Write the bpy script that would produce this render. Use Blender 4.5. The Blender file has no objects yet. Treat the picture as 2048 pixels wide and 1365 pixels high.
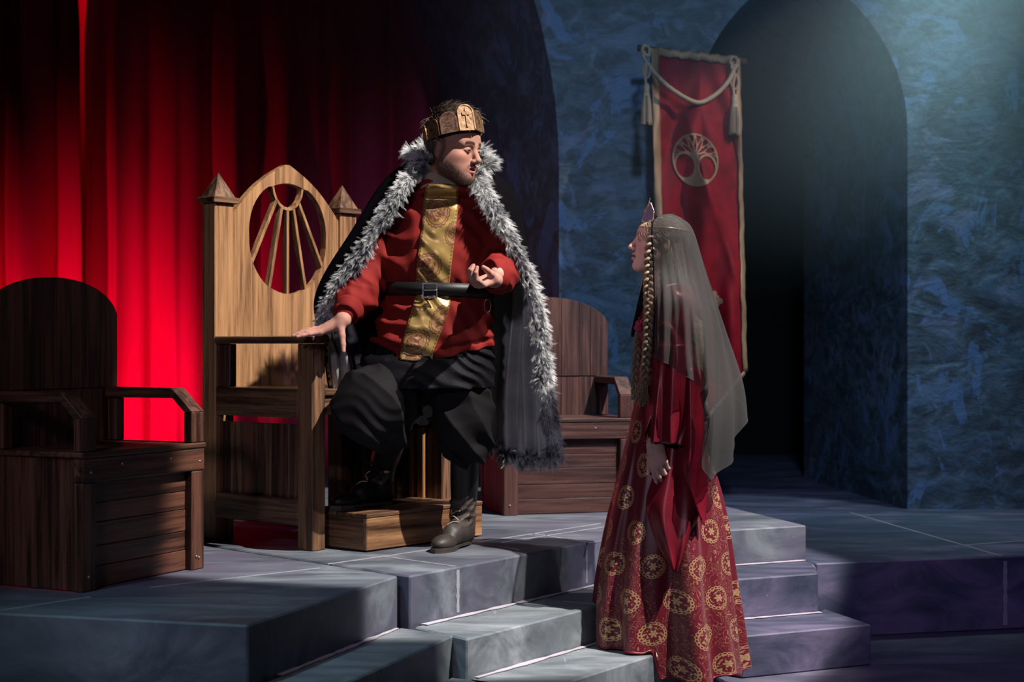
import bpy, bmesh, math, random
import numpy as np
from mathutils import Vector, Matrix

random.seed(7)
rng = np.random.default_rng(7)
scene = bpy.context.scene
COL = scene.collection
R = math.radians

# ------------------------------------------------------------------ camera
CAMZ, FPX, CX, HY = 1.33, 3200.0, 1024.0, 690.0
cam_d = bpy.data.cameras.new('camera')
cam_d.sensor_width = 36.0
cam_d.lens = 36.0 * FPX / 2048.0
cam_d.shift_y = (HY - 682.5) / 2048.0
cam_d.clip_start, cam_d.clip_end = 0.1, 100
cam_d.dof.use_dof = True
cam_d.dof.focus_distance = 6.4
cam_d.dof.aperture_fstop = 2.8
cam = bpy.data.objects.new('camera', cam_d)
cam.location = (0, 0, CAMZ)
cam.rotation_euler = (R(90), 0, 0)
COL.objects.link(cam)
scene.camera = cam

# ------------------------------------------------------------------ world, view, lights
world = bpy.data.worlds.new('dark_house')
scene.world = world
world.use_nodes = True
world.node_tree.nodes['Background'].inputs[0].default_value = (0.30, 0.36, 0.62, 1)
world.node_tree.nodes['Background'].inputs[1].default_value = 0.006
vs = scene.view_settings
vs.view_transform = 'Standard'
vs.look = 'None'
vs.exposure = 0.0
vs.gamma = 1.0
vs.use_curve_mapping = False


def spot(name, loc, aim, watts, col, angle, blend=0.25, radius=0.05):
    d = bpy.data.lights.new(name, 'SPOT')
    d.energy = watts
    d.color = col
    d.spot_size = R(angle)
    d.spot_blend = blend
    d.shadow_soft_size = radius
    o = bpy.data.objects.new(name, d)
    o.location = loc
    o.rotation_euler = (Vector(aim) - Vector(loc)).to_track_quat('-Z', 'Y').to_euler()
    COL.objects.link(o)
    return o


# key: white profile spot rigged high on the front right, focused on the king and the throne
spot('key_spotlight', (3.65, 3.75, 7.7), (0.06, 6.95, 1.12), 6000, (1.0, 0.93, 0.86), 23.5, 0.12, 0.05)
# side light from the right for the lady
spot('side_spotlight', (4.3, 5.2, 5.4), (0.62, 6.6, 0.95), 550, (1.0, 0.90, 0.90), 24, 0.35, 0.05)
# banner special
spot('banner_spotlight', (4.4, 6.6, 5.2), (1.1, 9.3, 2.0), 900, (1.0, 0.86, 0.80), 19, 0.4, 0.06)
# soft pink special on the lady's face
spot('face_spotlight', (-3.6, 3.6, 4.2), (0.50, 6.2, 1.68), 330, (1.0, 0.74, 0.82), 6.5, 0.8, 0.08)
# low front fill from the house
spot('front_fill', (-2.2, -1.0, 3.6), (-0.2, 6.6, 1.0), 300, (0.85, 0.76, 1.0), 34, 0.8, 0.3)
# cool washes on the scenic walls
spot('blue_wall_wash', (1.0, 3.4, 5.6), (1.0, 9.6, 1.9), 780, (0.45, 0.68, 1.0), 44, 0.9, 0.25)
spot('haze_beam_spotlight', (2.75, 9.0, 4.7), (2.0, 9.1, 0.3), 520, (0.58, 0.92, 0.95), 56, 1.0, 0.12)
spot('arch_fill', (-2.6, 3.0, 5.2), (-0.05, 10.6, 2.6), 240, (0.60, 0.56, 0.85), 15, 1.0, 0.2)  # unseen lamp added to brighten the left arch reveal
# violet side wash along the steps and the right platform
spot('violet_wash', (5.6, 4.6, 3.8), (1.6, 7.4, 0.3), 170, (0.46, 0.36, 1.0), 60, 0.9, 0.2)
spot('blue_left_wash', (-3.0, 2.4, 5.6), (-0.75, 5.0, 0.4), 480, (0.50, 0.82, 1.0), 22, 1.0, 0.2)
# red uplights on the floor behind the left chair, aimed at the curtain
spot('red_uplight', (-3.95, 10.8, 0.42), (-3.5, 12.3, 1.05), 260, (1.0, 0.006, 0.16), 84, 1.0, 0.06)
spot('red_uplight', (-2.8, 11.1, 0.42), (-2.85, 12.4, 1.0), 85, (1.0, 0.006, 0.16), 84, 1.0, 0.06)
# red lamp between the curtain and its backing, seen through the slit
spot('red_backlight', (-3.3, 12.75, 5.6), (-3.4, 13.3, 3.6), 160, (1.0, 0.01, 0.08), 60, 0.8, 0.05)

cy = scene.cycles
cy.max_bounces, cy.diffuse_bounces, cy.glossy_bounces, cy.transmission_bounces = 5, 2, 2, 2
cy.volume_bounces, cy.transparent_max_bounces = 0, 12
cy.use_adaptive_sampling = True
cy.adaptive_threshold = 0.02
cy.caustics_reflective = cy.caustics_refractive = False


# ------------------------------------------------------------------ node graph helper
class E:
    def __init__(s, g, k):
        s.g, s.k = g, k
    def _o(s, op, o, r=False):
        return s.g.m(op, o, s) if r else s.g.m(op, s, o)
    def __add__(s, o): return s._o('ADD', o)
    def __radd__(s, o): return s._o('ADD', o, 1)
    def __sub__(s, o): return s._o('SUBTRACT', o)
    def __rsub__(s, o): return s._o('SUBTRACT', o, 1)
    def __mul__(s, o): return s._o('MULTIPLY', o)
    def __rmul__(s, o): return s._o('MULTIPLY', o, 1)
    def __truediv__(s, o): return s._o('DIVIDE', o)
    def __lt__(s, o): return s._o('LESS_THAN', o)
    def __gt__(s, o): return s._o('GREATER_THAN', o)
    def max(s, o): return s._o('MAXIMUM', o)
    def min(s, o): return s._o('MINIMUM', o)
    def abs(s): return s.g.m('ABSOLUTE', s)
    def floor(s): return s.g.m('FLOOR', s)
    def frac(s): return s.g.m('FRACT', s)
    def sin(s): return s.g.m('SINE', s)
    def cos(s): return s.g.m('COSINE', s)
    def sqrt(s): return s.g.m('SQRT', s)
    def pow(s, o): return s._o('POWER', o)
    def clamp(s):
        r = s.g.m('ADD', s, 0.0); r.k.node.use_clamp = True
        return r


class G:
    def __init__(self, name):
        self.mat = bpy.data.materials.new(name)
        self.mat.use_nodes = True
        self.nt = self.mat.node_tree
        self.nt.nodes.clear()
        self.out = self.nt.nodes.new('ShaderNodeOutputMaterial')
    def n(self, t): return self.nt.nodes.new('ShaderNode' + t)
    def put(self, sock, v):
        if isinstance(v, E): self.nt.links.new(v.k, sock)
        elif isinstance(v, (tuple, list)):
            v = tuple(v)
            sock.default_value = v if len(v) == len(sock.default_value) else v + (1,)
        else: sock.default_value = v
    def m(self, op, *a):
        nd = self.n('Math'); nd.operation = op
        for i, v in enumerate(a): self.put(nd.inputs[i], v)
        return E(self, nd.outputs[0])
    def coord(self, which='Object'): return E(self, self.n('TexCoord').outputs[which])
    def attr(self, name, out='Color'):
        nd = self.n('Attribute'); nd.attribute_name = name
        return E(self, nd.outputs[out])
    def sep(self, v):
        nd = self.n('SeparateXYZ'); self.put(nd.inputs[0], v)
        return [E(self, o) for o in nd.outputs]
    def comb(self, x, y, z):
        nd = self.n('CombineXYZ')
        for i, v in enumerate((x, y, z)): self.put(nd.inputs[i], v)
        return E(self, nd.outputs[0])
    def map(self, v, scale=(1, 1, 1), rot=(0, 0, 0), loc=(0, 0, 0)):
        nd = self.n('Mapping'); self.put(nd.inputs[0], v)
        nd.inputs['Scale'].default_value = scale
        nd.inputs['Rotation'].default_value = rot
        nd.inputs['Location'].default_value = loc
        return E(self, nd.outputs[0])
    def noise(self, v, scale, detail=4, rough=0.55, dist=0.0):
        nd = self.n('TexNoise'); self.put(nd.inputs['Vector'], v)
        nd.inputs['Scale'].default_value = scale
        nd.inputs['Detail'].default_value = detail
        nd.inputs['Roughness'].default_value = rough
        nd.inputs['Distortion'].default_value = dist
        return E(self, nd.outputs[0])
    def voro(self, v, scale, feature='F1', out='Distance', rnd=1.0):
        nd = self.n('TexVoronoi'); nd.feature = feature
        self.put(nd.inputs['Vector'], v)
        nd.inputs['Scale'].default_value = scale
        nd.inputs['Randomness'].default_value = rnd
        return E(self, nd.outputs[out])
    def ramp(self, f, stops):
        nd = self.n('ValToRGB'); self.put(nd.inputs[0], f)
        el = nd.color_ramp.elements
        while len(el) < len(stops): el.new(0.5)
        for e, (p, c) in zip(el, stops):
            e.position = p
            e.color = tuple(c) + (1,) if len(c) == 3 else c
        return E(self, nd.outputs[0])
    def sstep(self, f, a, b):
        nd = self.n('MapRange'); nd.interpolation_type = 'SMOOTHSTEP'
        self.put(nd.inputs[0], f)
        nd.inputs[1].default_value, nd.inputs[2].default_value = a, b
        return E(self, nd.outputs[0])
    def mix(self, f, a, b, mode='MIX'):
        nd = self.n('MixRGB'); nd.blend_type = mode
        self.put(nd.inputs[0], f); self.put(nd.inputs[1], a); self.put(nd.inputs[2], b)
        return E(self, nd.outputs[0])
    def bump(self, h, strength=0.3, dist=0.01):
        nd = self.n('Bump'); self.put(nd.inputs['Height'], h)
        nd.inputs['Strength'].default_value = strength
        nd.inputs['Distance'].default_value = dist
        return E(self, nd.outputs[0])
    def bsdf(self, col, rough=0.6, metal=0.0, normal=None, finish=True, **kw):
        nd = self.n('BsdfPrincipled')
        self.put(nd.inputs['Base Color'], col)
        self.put(nd.inputs['Roughness'], rough)
        self.put(nd.inputs['Metallic'], metal)
        if normal is not None: self.put(nd.inputs['Normal'], normal)
        for k, v in kw.items(): self.put(nd.inputs[k.replace('_', ' ')], v)
        self.last = nd
        if finish: self.nt.links.new(nd.outputs[0], self.out.inputs[0])
        return self.mat


def plain(name, col, rough=0.6, metal=0.0, **kw):
    g = G(name)
    c = g.coord()
    f = g.noise(c, 60, 3)
    k = g.mix(f, tuple(x * 0.8 for x in col), tuple(min(1, x * 1.2) for x in col))
    return g.bsdf(k, rough, metal, g.bump(f, 0.15, 0.002), **kw)


def wood(name, dark, mid, light, axis, seed=0.0, gloss=0.45, streak=1.0):
    g = G(name)
    c = g.coord()
    oi = g.n('ObjectInfo')
    rnd = E(g, oi.outputs['Random'])
    sc = [36, 36, 36]; sc[axis] = 1.5
    off = g.comb(rnd * 11.0 + seed, rnd * 7.0, rnd * 5.0)
    va = g.n('VectorMath'); va.operation = 'ADD'
    g.put(va.inputs[0], g.map(c, tuple(sc))); g.put(va.inputs[1], off)
    v = E(g, va.outputs[0])
    grain = g.noise(v, 1.0, 7, 0.68, 0.3)
    sc2 = [9, 9, 9]; sc2[axis] = 1.0
    broad = g.noise(g.map(c, tuple(sc2), loc=(seed, 3.1, 1.7)), 1.0, 4, 0.6, 0.8)
    f = (grain * 0.74 + broad * 0.32 * streak + (rnd - 0.5) * 0.06 - 0.01)
    col = g.ramp(f, [(0.37, dark), (0.475, mid), (0.565, light), (0.68, tuple(min(1, x * 1.35) for x in light))])
    speck = g.voro(c, 38) < 0.035
    col = g.mix(speck * 0.6, col, (0.75, 0.62, 0.5))
    return g.bsdf(col, g.ramp(grain, [(0, (0.3,) * 3), (1, (0.68,) * 3)]) * 1.0, 0,
                  g.bump(grain, 0.35, 0.004), Specular_IOR_Level=gloss)


def stage_paint(name, a, b, c_, d, seed):
    g = G(name)
    c = g.map(g.coord(), loc=(seed, seed * 0.7, 0))
    st = g.noise(g.map(c, (1.1, 3.2, 3.0)), 1.6, 7, 0.62, 0.9)
    bl = g.noise(c, 1.25, 4, 0.55, 0.5)
    big = g.noise(g.map(c, loc=(4, 9, 2)), 0.75, 2, 0.5)
    col = g.ramp(st, [(0.28, a), (0.46, b), (0.62, c_), (0.78, tuple(min(1, x * 1.3) for x in c_))])
    col = g.mix(g.sstep(bl, 0.48, 0.68) * 0.75, col, d)
    col = g.mix(g.sstep(big, 0.5, 0.66) * 0.5, col, a)
    speck = g.voro(c, 24) < 0.03
    scratch = g.noise(g.map(c, (30, 2.2, 8)), 1.0, 3) > 0.74
    col = g.mix(speck * 0.7, col, (0.62, 0.66, 0.72))
    col = g.mix(scratch * 0.22, col, (0.5, 0.55, 0.62))
    fine = g.noise(c, 55, 4, 0.6)
    return g.bsdf(col, 0.42 + st * 0.25, 0, g.bump(fine * 0.3 + st, 0.25, 0.01), Specular_IOR_Level=0.45)


M = {}
M['deck'] = stage_paint('slate_blue_deck_paint', (0.030, 0.040, 0.055), (0.085, 0.10, 0.125), (0.17, 0.195, 0.22), (0.095, 0.085, 0.135), 0)
M['step'] = stage_paint('grey_blue_step_paint', (0.06, 0.075, 0.09), (0.15, 0.175, 0.19), (0.27, 0.295, 0.32), (0.12, 0.15, 0.17), 5.3)
M['violet_deck'] = stage_paint('violet_blue_deck_paint', (0.022, 0.03, 0.055), (0.065, 0.068, 0.115), (0.15, 0.13, 0.215), (0.04, 0.065, 0.11), 11.1)
M['ground'] = stage_paint('violet_floor_paint', (0.03, 0.035, 0.055), (0.085, 0.085, 0.125), (0.16, 0.15, 0.2), (0.09, 0.08, 0.13), 17.7)
M['line'] = plain('pale_joint_paint', (0.30, 0.30, 0.34), 0.6)
M['caulk'] = plain('lilac_caulk', (0.50, 0.46, 0.52), 0.55)


def wall_mat():
    g = G('blue_scenic_stone_paint')
    c = g.coord()
    cs = g.map(c, (1, 1, 1), loc=(3.3, 0, 1.1))
    st = g.noise(g.map(cs, (1.2, 1.2, 2.6), rot=(0, 0.35, 0)), 1.9, 8, 0.66, 1.1)
    cell = g.voro(g.map(cs, (1.0, 0.3, 1.7)), 1.75, 'DISTANCE_TO_EDGE', 'Distance')
    cid = g.voro(g.map(cs, (1.0, 0.3, 1.7)), 1.75, 'F1', 'Color')
    cidv = g.sep(cid)[0]
    mot = g.noise(g.map(cs, (1.0, 1.0, 1.5), rot=(0, 0.25, 0)), 5.5, 8, 0.68, 0.9)
    col = g.ramp(mot, [(0.34, (0.018, 0.030, 0.042)), (0.47, (0.042, 0.068, 0.090)), (0.56, (0.065, 0.110, 0.155)), (0.68, (0.14, 0.21, 0.29))])
    col = g.mix(g.sstep(st, 0.50, 0.62) * 0.6, col, (0.095, 0.175, 0.29))
    col = g.mix(g.sstep(cidv, 0.2, 0.9) * 0.30, col, (0.03, 0.05, 0.07))
    edge = 1 - g.sstep(cell, 0.0, 0.10)
    col = g.mix(edge * 0.22, col, (0.014, 0.03, 0.05))
    pat = g.noise(g.map(c, (1.3, 1, 1.0), loc=(8.2, 0, 2.4)), 1.9, 5, 0.66, 1.4)
    col = g.mix(g.sstep(pat, 0.565, 0.60) * 0.75, col, (0.085, 0.17, 0.34))
    pat2 = g.noise(g.map(c, (1.2, 1, 1.3), loc=(1.2, 0, 7.4)), 2.6, 6, 0.62, 0.8)
    col = g.mix(g.sstep(pat2, 0.57, 0.66) * 0.5, col, (0.17, 0.20, 0.33))
    col = g.mix((g.voro(c, 16) < 0.03) * 0.6, col, (0.5, 0.6, 0.7))
    fine = g.noise(c, 22, 6, 0.65, 0.6)
    return g.bsdf(col, 0.6, 0, g.bump(st * 0.8 + fine * 0.35 + g.sstep(cell, 0, 0.08) * 0.08, 0.55, 0.03))


M['wall'] = wall_mat()
M['black_drape'] = plain('black_serge', (0.004, 0.004, 0.005), 0.95)


# ------------------------------------------------------------------ mesh helpers
def PX(px, py, D):
    """a point of the place at depth D whose picture is (px, py)"""
    s = FPX / D
    return Vector(((px - CX) / s, D, CAMZ - (py - HY) / s))


def link(name, me, mat, parent=None):
    o = bpy.data.objects.new(name, me)
    COL.objects.link(o)
    if mat is not None:
        for m_ in (mat if isinstance(mat, (list, tuple)) else [mat]): me.materials.append(m_)
    if parent is not None: o.parent = parent
    return o


def mk(name, verts, faces, mat, parent=None, smooth=False, org=None):
    verts = np.asarray(verts, dtype=np.float64)
    if org is not None: verts = verts - np.asarray(org)
    me = bpy.data.meshes.new(name)
    if isinstance(faces, np.ndarray):
        n, k = faces.shape
        me.vertices.add(len(verts)); me.vertices.foreach_set('co', verts.astype(np.float32).ravel())
        me.loops.add(n * k); me.loops.foreach_set('vertex_index', faces.astype(np.int32).ravel())
        me.polygons.add(n)
        me.polygons.foreach_set('loop_start', np.arange(0, n * k, k, dtype=np.int32))
        me.update(calc_edges=True)
    else:
        me.from_pydata([tuple(v) for v in verts], [], faces)
        me.update()
    if smooth: me.polygons.foreach_set('use_smooth', np.ones(len(me.polygons), dtype=bool))
    return link(name, me, mat, parent)


def tag(o, label=None, cat=None, group=None, kind=None):
    for k, v in (('label', label), ('category', cat), ('group', group), ('kind', kind)):
        if v: o[k] = v
    return o


def empty(name, loc, rz=0.0):
    o = bpy.data.objects.new(name, None)
    o.empty_display_size = 0.1
    o.location = loc
    o.rotation_euler = (0, 0, rz)
    COL.objects.link(o)
    return o


def from_bm(name, bm, mat, parent=None, bevel=0.0, smooth=False, org=None):
    if bevel > 0:
        bmesh.ops.bevel(bm, geom=list(bm.edges), offset=bevel, segments=1, affect='EDGES', clamp_overlap=True)
    bmesh.ops.recalc_face_normals(bm, faces=bm.faces)
    if org is not None: bmesh.ops.translate(bm, verts=bm.verts, vec=-Vector(org))
    me = bpy.data.meshes.new(name)
    bm.to_mesh(me); bm.free()
    if smooth: me.polygons.foreach_set('use_smooth', np.ones(len(me.polygons), dtype=bool))
    return link(name, me, mat, parent)


def box(name, lo, hi, mat, parent=None, bevel=0.004, org=(0, 0, 0)):
    bm = bmesh.new()
    bmesh.ops.create_cube(bm, size=1)
    lo = Vector(lo) - Vector(org); hi = Vector(hi) - Vector(org)
    for v in bm.verts:
        v.co = Vector([(lo[i] + hi[i]) / 2 + v.co[i] * (hi[i] - lo[i]) for i in range(3)])
    return from_bm(name, bm, mat, parent, bevel)


def prism(name, pts, z0, z1, mat, parent=None, axis='Z', bevel=0.0, org=(0, 0, 0), smooth=False):
    """closed outline pts (2-D) extruded from z0 to z1; axis Z: (x,y), Y: (x,z), X: (y,z)"""
    bm = bmesh.new()
    def co(p, h):
        return {'Z': (p[0], p[1], h), 'Y': (p[0], h, p[1]), 'X': (h, p[0], p[1])}[axis]
    a = [bm.verts.new(co(p, z0)) for p in pts]
    b = [bm.verts.new(co(p, z1)) for p in pts]
    n = len(pts)
    bm.faces.new(a); bm.faces.new(b[::-1])
    for i in range(n): bm.faces.new((a[i], b[i], b[(i + 1) % n], a[(i + 1) % n]))
    bmesh.ops.recalc_face_normals(bm, faces=bm.faces)
    if bevel > 0:
        bmesh.ops.bevel(bm, geom=list(bm.edges), offset=bevel, segments=1, affect='EDGES', clamp_overlap=True)
    return from_bm(name, bm, mat, parent, org=org, smooth=smooth)


def catmull(pts, n, closed=False):
    """n samples of a Catmull-Rom curve through pts (k,d)"""
    p = np.asarray(pts, float)
    k = len(p)
    if k == 2: return p[0] + (p[1] - p[0]) * np.linspace(0, 1, n)[:, None]
    t = np.linspace(0, k - 1, n)
    i = np.clip(t.astype(int), 0, k - 2)
    f = (t - i)[:, None]
    ext = np.vstack([2 * p[0] - p[1], p, 2 * p[-1] - p[-2]])
    a, b, c, d = ext[i], ext[i + 1], ext[i + 2], ext[i + 3]
    return 0.5 * (2 * b + (c - a) * f + (2 * a - 5 * b + 4 * c - d) * f ** 2 + (3 * b - a - 3 * c + d) * f ** 3)


def strands(paths, radii, sides=3, flat=1.0):
    """tapered tubes: paths (N,k,3), radii (N,k) -> verts, quad faces"""
    paths = np.asarray(paths, float); radii = np.asarray(radii, float)
    N, k, _ = paths.shape
    tan = np.gradient(paths, axis=1)
    tan /= np.linalg.norm(tan, axis=2, keepdims=True) + 1e-12
    ref = np.zeros_like(tan); ref[..., 2] = 1
    par = np.abs(tan[..., 2]) > 0.93
    ref[par] = (1, 0.2, 0)
    a = np.cross(tan, ref); a /= np.linalg.norm(a, axis=2, keepdims=True) + 1e-12
    b = np.cross(tan, a)
    ang = np.arange(sides) * 2 * math.pi / sides
    ring = (a[:, :, None, :] * np.cos(ang)[None, None, :, None] + flat * b[:, :, None, :] * np.sin(ang)[None, None, :, None])
    v = paths[:, :, None, :] + ring * radii[:, :, None, None]
    idx = np.arange(N * k * sides).reshape(N, k, sides)
    nxt = np.roll(idx, -1, axis=2)
    f = np.stack([idx[:, :-1], nxt[:, :-1], nxt[:, 1:], idx[:, 1:]], axis=-1).reshape(-1, 4)
    return v.reshape(-1, 3), f


def tube(name, pts, rad, mat, parent=None, sides=8, n=None, org=None, flat=1.0, smooth=True):
    p = catmull(pts, n or max(8, 6 * len(pts)))
    if np.isscalar(rad): r = np.full(len(p), rad)
    else: r = catmull(np.asarray(rad, float)[:, None], len(p))[:, 0]
    v, f = strands(p[None], r[None], sides, flat)
    k = len(v)
    v = np.vstack([v, p[:1], p[-1:]])
    fl = [tuple(q) for q in f]
    for i in range(sides):
        fl.append((k, (i + 1) % sides, i))
        e = k - sides
        fl.append((k + 1, e + i, e + (i + 1) % sides))
    return mk(name, v, fl, mat, parent, smooth, org)


def gridsheet(name, Pgrid, mat, parent=None, org=None, uv=None, thick=0.0, smooth=True):
    """surface from an array (m,n,3); thick gives it a back face offset along the normal"""
    m, n, _ = Pgrid.shape
    v = Pgrid.reshape(-1, 3)
    idx = np.arange(m * n).reshape(m, n)
    f = np.stack([idx[:-1, :-1], idx[:-1, 1:], idx[1:, 1:], idx[1:, :-1]], -1).reshape(-1, 4)
    if thick:
        du = np.gradient(Pgrid, axis=1); dv = np.gradient(Pgrid, axis=0)
        nr = np.cross(du, dv); nr /= np.linalg.norm(nr, axis=2, keepdims=True) + 1e-12
        v2 = (Pgrid + nr * thick).reshape(-1, 3)
        off = m * n
        rim = np.concatenate([idx[0, :], idx[1:, -1], idx[-1, -2::-1], idx[-2:0:-1, 0]])
        rn = np.roll(rim, -1)
        f = np.vstack([f, f[:, ::-1] + off, np.stack([rn, rim, rim + off, rn + off], -1)])
        v = np.vstack([v, v2])
    o = mk(name, v, f, mat, parent, smooth, org)
    if uv is not None:
        u = uv.reshape(-1, 2)
        if thick: u = np.vstack([u, u])
        lay = o.data.uv_layers.new(name='UVMap')
        li = np.zeros(len(o.data.loops), dtype=np.int32)
        o.data.loops.foreach_get('vertex_index', li)
        lay.data.foreach_set('uv', u[li].astype(np.float32).ravel())
    return o


def lathe(name, prof, mat, parent=None, sides=24, org=(0, 0, 0), at=(0, 0, 0), smooth=True):
    v, f = [], []
    for r, z in prof:
        for i in range(sides):
            t = 2 * math.pi * i / sides
            v.append((at[0] + r * math.cos(t), at[1] + r * math.sin(t), at[2] + z))
    for j in range(len(prof) - 1):
        for i in range(sides):
            f.append((j * sides + i, j * sides + (i + 1) % sides, (j + 1) * sides + (i + 1) % sides, (j + 1) * sides + i))
    return mk(name, v, f, mat, parent, smooth, org)


# ------------------------------------------------------------------ structure: floor, walls, drapes
def struct(o): o['kind'] = 'structure'; return o

struct(box('floor', (-7, 1.5, -0.1), (8, 15, 0), M['ground'], bevel=0))

ZB, YF, YK = 0.342, 9.6, 11.8


def arch_wall():
    fr, bk = [], []
    def add(x, z, dx=0.0): fr.append((x, YF, z)); bk.append((x + dx, YK, z))
    # big left arch, right-hand jamb and curve
    add(0.282, ZB, -0.70)
    for i in range(0, 25):
        a = R(78) * i / 24
        add(0.282 - 3.5 + 3.5 * math.cos(a), 2.387 + 3.5 * math.sin(a), -0.70)
    add(-2.5, 6.6, -0.7); add(6.5, 6.6); add(6.5, ZB)
    xl, xr, zs, rad = 1.074, 2.373, 2.61, 1.08
    add(xr, ZB, -0.22)
    xm = (xl + xr) / 2
    amax = math.acos((rad - (xr - xm)) / rad)
    for i in range(0, 15):
        a = amax * i / 14
        add(xr - rad + rad * math.cos(a), zs + rad * math.sin(a), -0.22)
    for i in range(13, -1, -1):
        a = amax * i / 14
        add(xl + rad - rad * math.cos(a), zs + rad * math.sin(a), -0.1)
    add(xl, ZB, -0.1)
    n = len(fr)
    faces = [tuple(range(n)), tuple(range(2 * n - 1, n - 1, -1))]
    for i in range(n): faces.append((i, i + n, (i + 1) % n + n, (i + 1) % n))
    o = mk('wall_back', fr + bk, faces, M['wall'])
    return struct(o)

arch_wall()
struct(box('wall_far', (-7, 14.4, 0), (8, 14.6, 6.6), M['black_drape'], bevel=0))
struct(box('wall_left', (-7.1, 3, 0), (-6.9, 14.4, 6.6), M['black_drape'], bevel=0))
struct(box('wall_right', (7.4, 3, 0), (7.6, 14.4, 6.6), M['black_drape'], bevel=0))


# ------------------------------------------------------------------ curtain
def curtain_mat():
    g = G('red_curtain_velvet')
    f = g.noise(g.map(g.coord(), (40, 40, 3)), 1.0, 4)
    col = g.mix(f, (0.50, 0.012, 0.055), (0.68, 0.022, 0.085))
    return g.bsdf(col, 0.75, 0, g.bump(f, 0.1, 0.003), Sheen_Weight=0.3, Sheen_Tint=(1, 0.2, 0.25))


M['curtain'] = curtain_mat()


def curtain(name, x0, x1, y, z0, z1, seed, label, amp=0.13, lam=0.42, ph=0.0, slit=0):
    n, mrows = int((x1 - x0) / 0.02), 22
    x = np.linspace(x0, x1, n)
    z = np.linspace(z1, z0, mrows)
    r = np.random.default_rng(seed)
    w = np.cumsum(np.interp(x, np.linspace(x0, x1, 14), r.uniform(0.7, 1.35, 14))) * (x[1] - x[0])
    Xg, Zg = np.meshgrid(x, z)
    lean = np.interp(x, np.linspace(x0, x1, 9), r.uniform(-1, 1, 9))[None, :] * ((z1 - Zg) / (z1 - z0)) * 0.8
    th = 2 * math.pi * w[None, :] / lam + lean + ph
    a = amp * (0.65 + 0.35 * (z1 - Zg) / (z1 - z0)) * np.interp(x, np.linspace(x0, x1, 11), r.uniform(0.55, 1.2, 11))[None, :]
    Y = y + a * np.sin(th) + 0.35 * a * np.sin(2.3 * th + 1.1) + 0.02 * np.sin(Zg * 3 + th * 0.5)
    X2 = Xg + 0.25 * a * np.sin(2 * th + 0.7)
    if slit: X2 = X2 + slit * np.clip(Zg - 3.66, 0, 3) * 0.06 * np.exp(-np.abs(Xg - (x1 if slit < 0 else x0)) / 0.3)
    o = gridsheet(name, np.stack([X2, Y, Zg], -1), M['curtain'], thick=0.006, org=(0, 0, 0))
    return tag(o, label, 'curtain', 'red stage curtains')


curtain('stage_curtain', -6.2, -3.33, 12.25, 0.345, 6.3, 3, 'bright red stage curtain behind the leftmost chair, left of the slit', slit=-1, amp=0.19)
curtain('stage_curtain', -3.35, 0.9, 12.42, 0.345, 6.3, 8, 'wide red stage curtain hanging behind the throne, fading into darkness', amp=0.12, lam=0.5, slit=1)
curtain('stage_curtain', -4.6, -2.4, 13.3, 0.36, 6.3, 5, 'backlit red drape seen only through the slit at the top left')


# ------------------------------------------------------------------ platforms and steps
def poly_slab(name, pts, z0, z1, mat, label, cat, group=None):
    c = np.mean(np.asarray(pts), axis=0)
    o = prism(name, [(p[0] - c[0], p[1] - c[1]) for p in pts], 0, z1 - z0, mat, bevel=0.006)
    o.location = (c[0], c[1], z0)
    tag(o, label, cat, group)
    return o


def strip(name, a, b, z, width, mat, parent, wob=0.25, up=None, n=14, seed=1):
    """thin painted strip on a horizontal top (up=None) or on an upright riser (a,b are 3-D)"""
    r = np.random.default_rng(seed)
    a = np.array(a, float); b = np.array(b, float)
    t = np.linspace(0, 1, n)[:, None]
    p = a + (b - a) * t
    d = (b - a) / np.linalg.norm(b - a)
    s = np.cross(d, (0, 0, 1)) if up is None else np.array(up, float)
    wv = width * (1 + wob * r.uniform(-1, 1, (n, 1))) / 2
    nrm = np.cross(d, s); nrm *= np.sign(nrm[2]) if up is None else 1
    if up is not None and nrm[1] > 0: nrm = -nrm
    q = nrm * 0.0012
    lo, hi = p - s * wv, p + s * wv
    g = np.stack([lo, hi], 0)
    org = np.array(parent.location)
    v = np.concatenate([(lo + q), (hi + q), (lo - q), (hi - q)]) - org
    i = np.arange(n - 1)
    F = []
    F += [(k, k + 1, n + k + 1, n + k) for k in i]
    F += [(2 * n + k, 3 * n + k, 3 * n + k + 1, 2 * n + k + 1) for k in i]
    F += [(k, 2 * n + k, 2 * n + k + 1, k + 1) for k in i]
    F += [(n + k, n + k + 1, 3 * n + k + 1, 3 * n + k) for k in i]
    o = mk(name, v, F, mat, parent)
    return o


dC, nC = np.array([0.575, 0.818]), np.array([0.818, -0.575])
dR, nR = np.array([0.906, 0.423]), np.array([0.423, -0.906])
C0 = np.array([-0.367, 5.74]); BEND = np.array([0.473, 6.935]); R1 = np.array([1.351, 7.345])
ZP = 0.50
king_deck = poly_slab('stage_platform', [C0, BEND, R1, (1.06, 8.35), (0.9, 9.3), (-3.2, 9.3), (-3.2, 8.55), (-1.25, 6.63)], 0, ZP, M['deck'],
                      'grey-blue painted platform carrying the throne and the king', 'platform', 'stage platforms')
left_deck = poly_slab('stage_platform', [(-0.41, 5.745), (-1.275, 6.61), (-3.22, 8.5), (-4.6, 8.5), (-4.6, 5.75), (-1.583, 4.946), (-0.781, 4.73)], 0, ZP, M['deck'],
                      'blue-grey painted platform under the leftmost dark chair', 'platform', 'stage platforms')
right_deck = poly_slab('stage_platform', [(1.372, 7.22), (1.78, 7.335), (2.40, 7.49), (6.4, 8.3), (6.4, 9.31), (0.92, 9.31), (1.08, 8.36)], 0, ZB, M['violet_deck'],
                       'low violet-blue platform before the right archway', 'platform', 'stage platforms')
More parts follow.
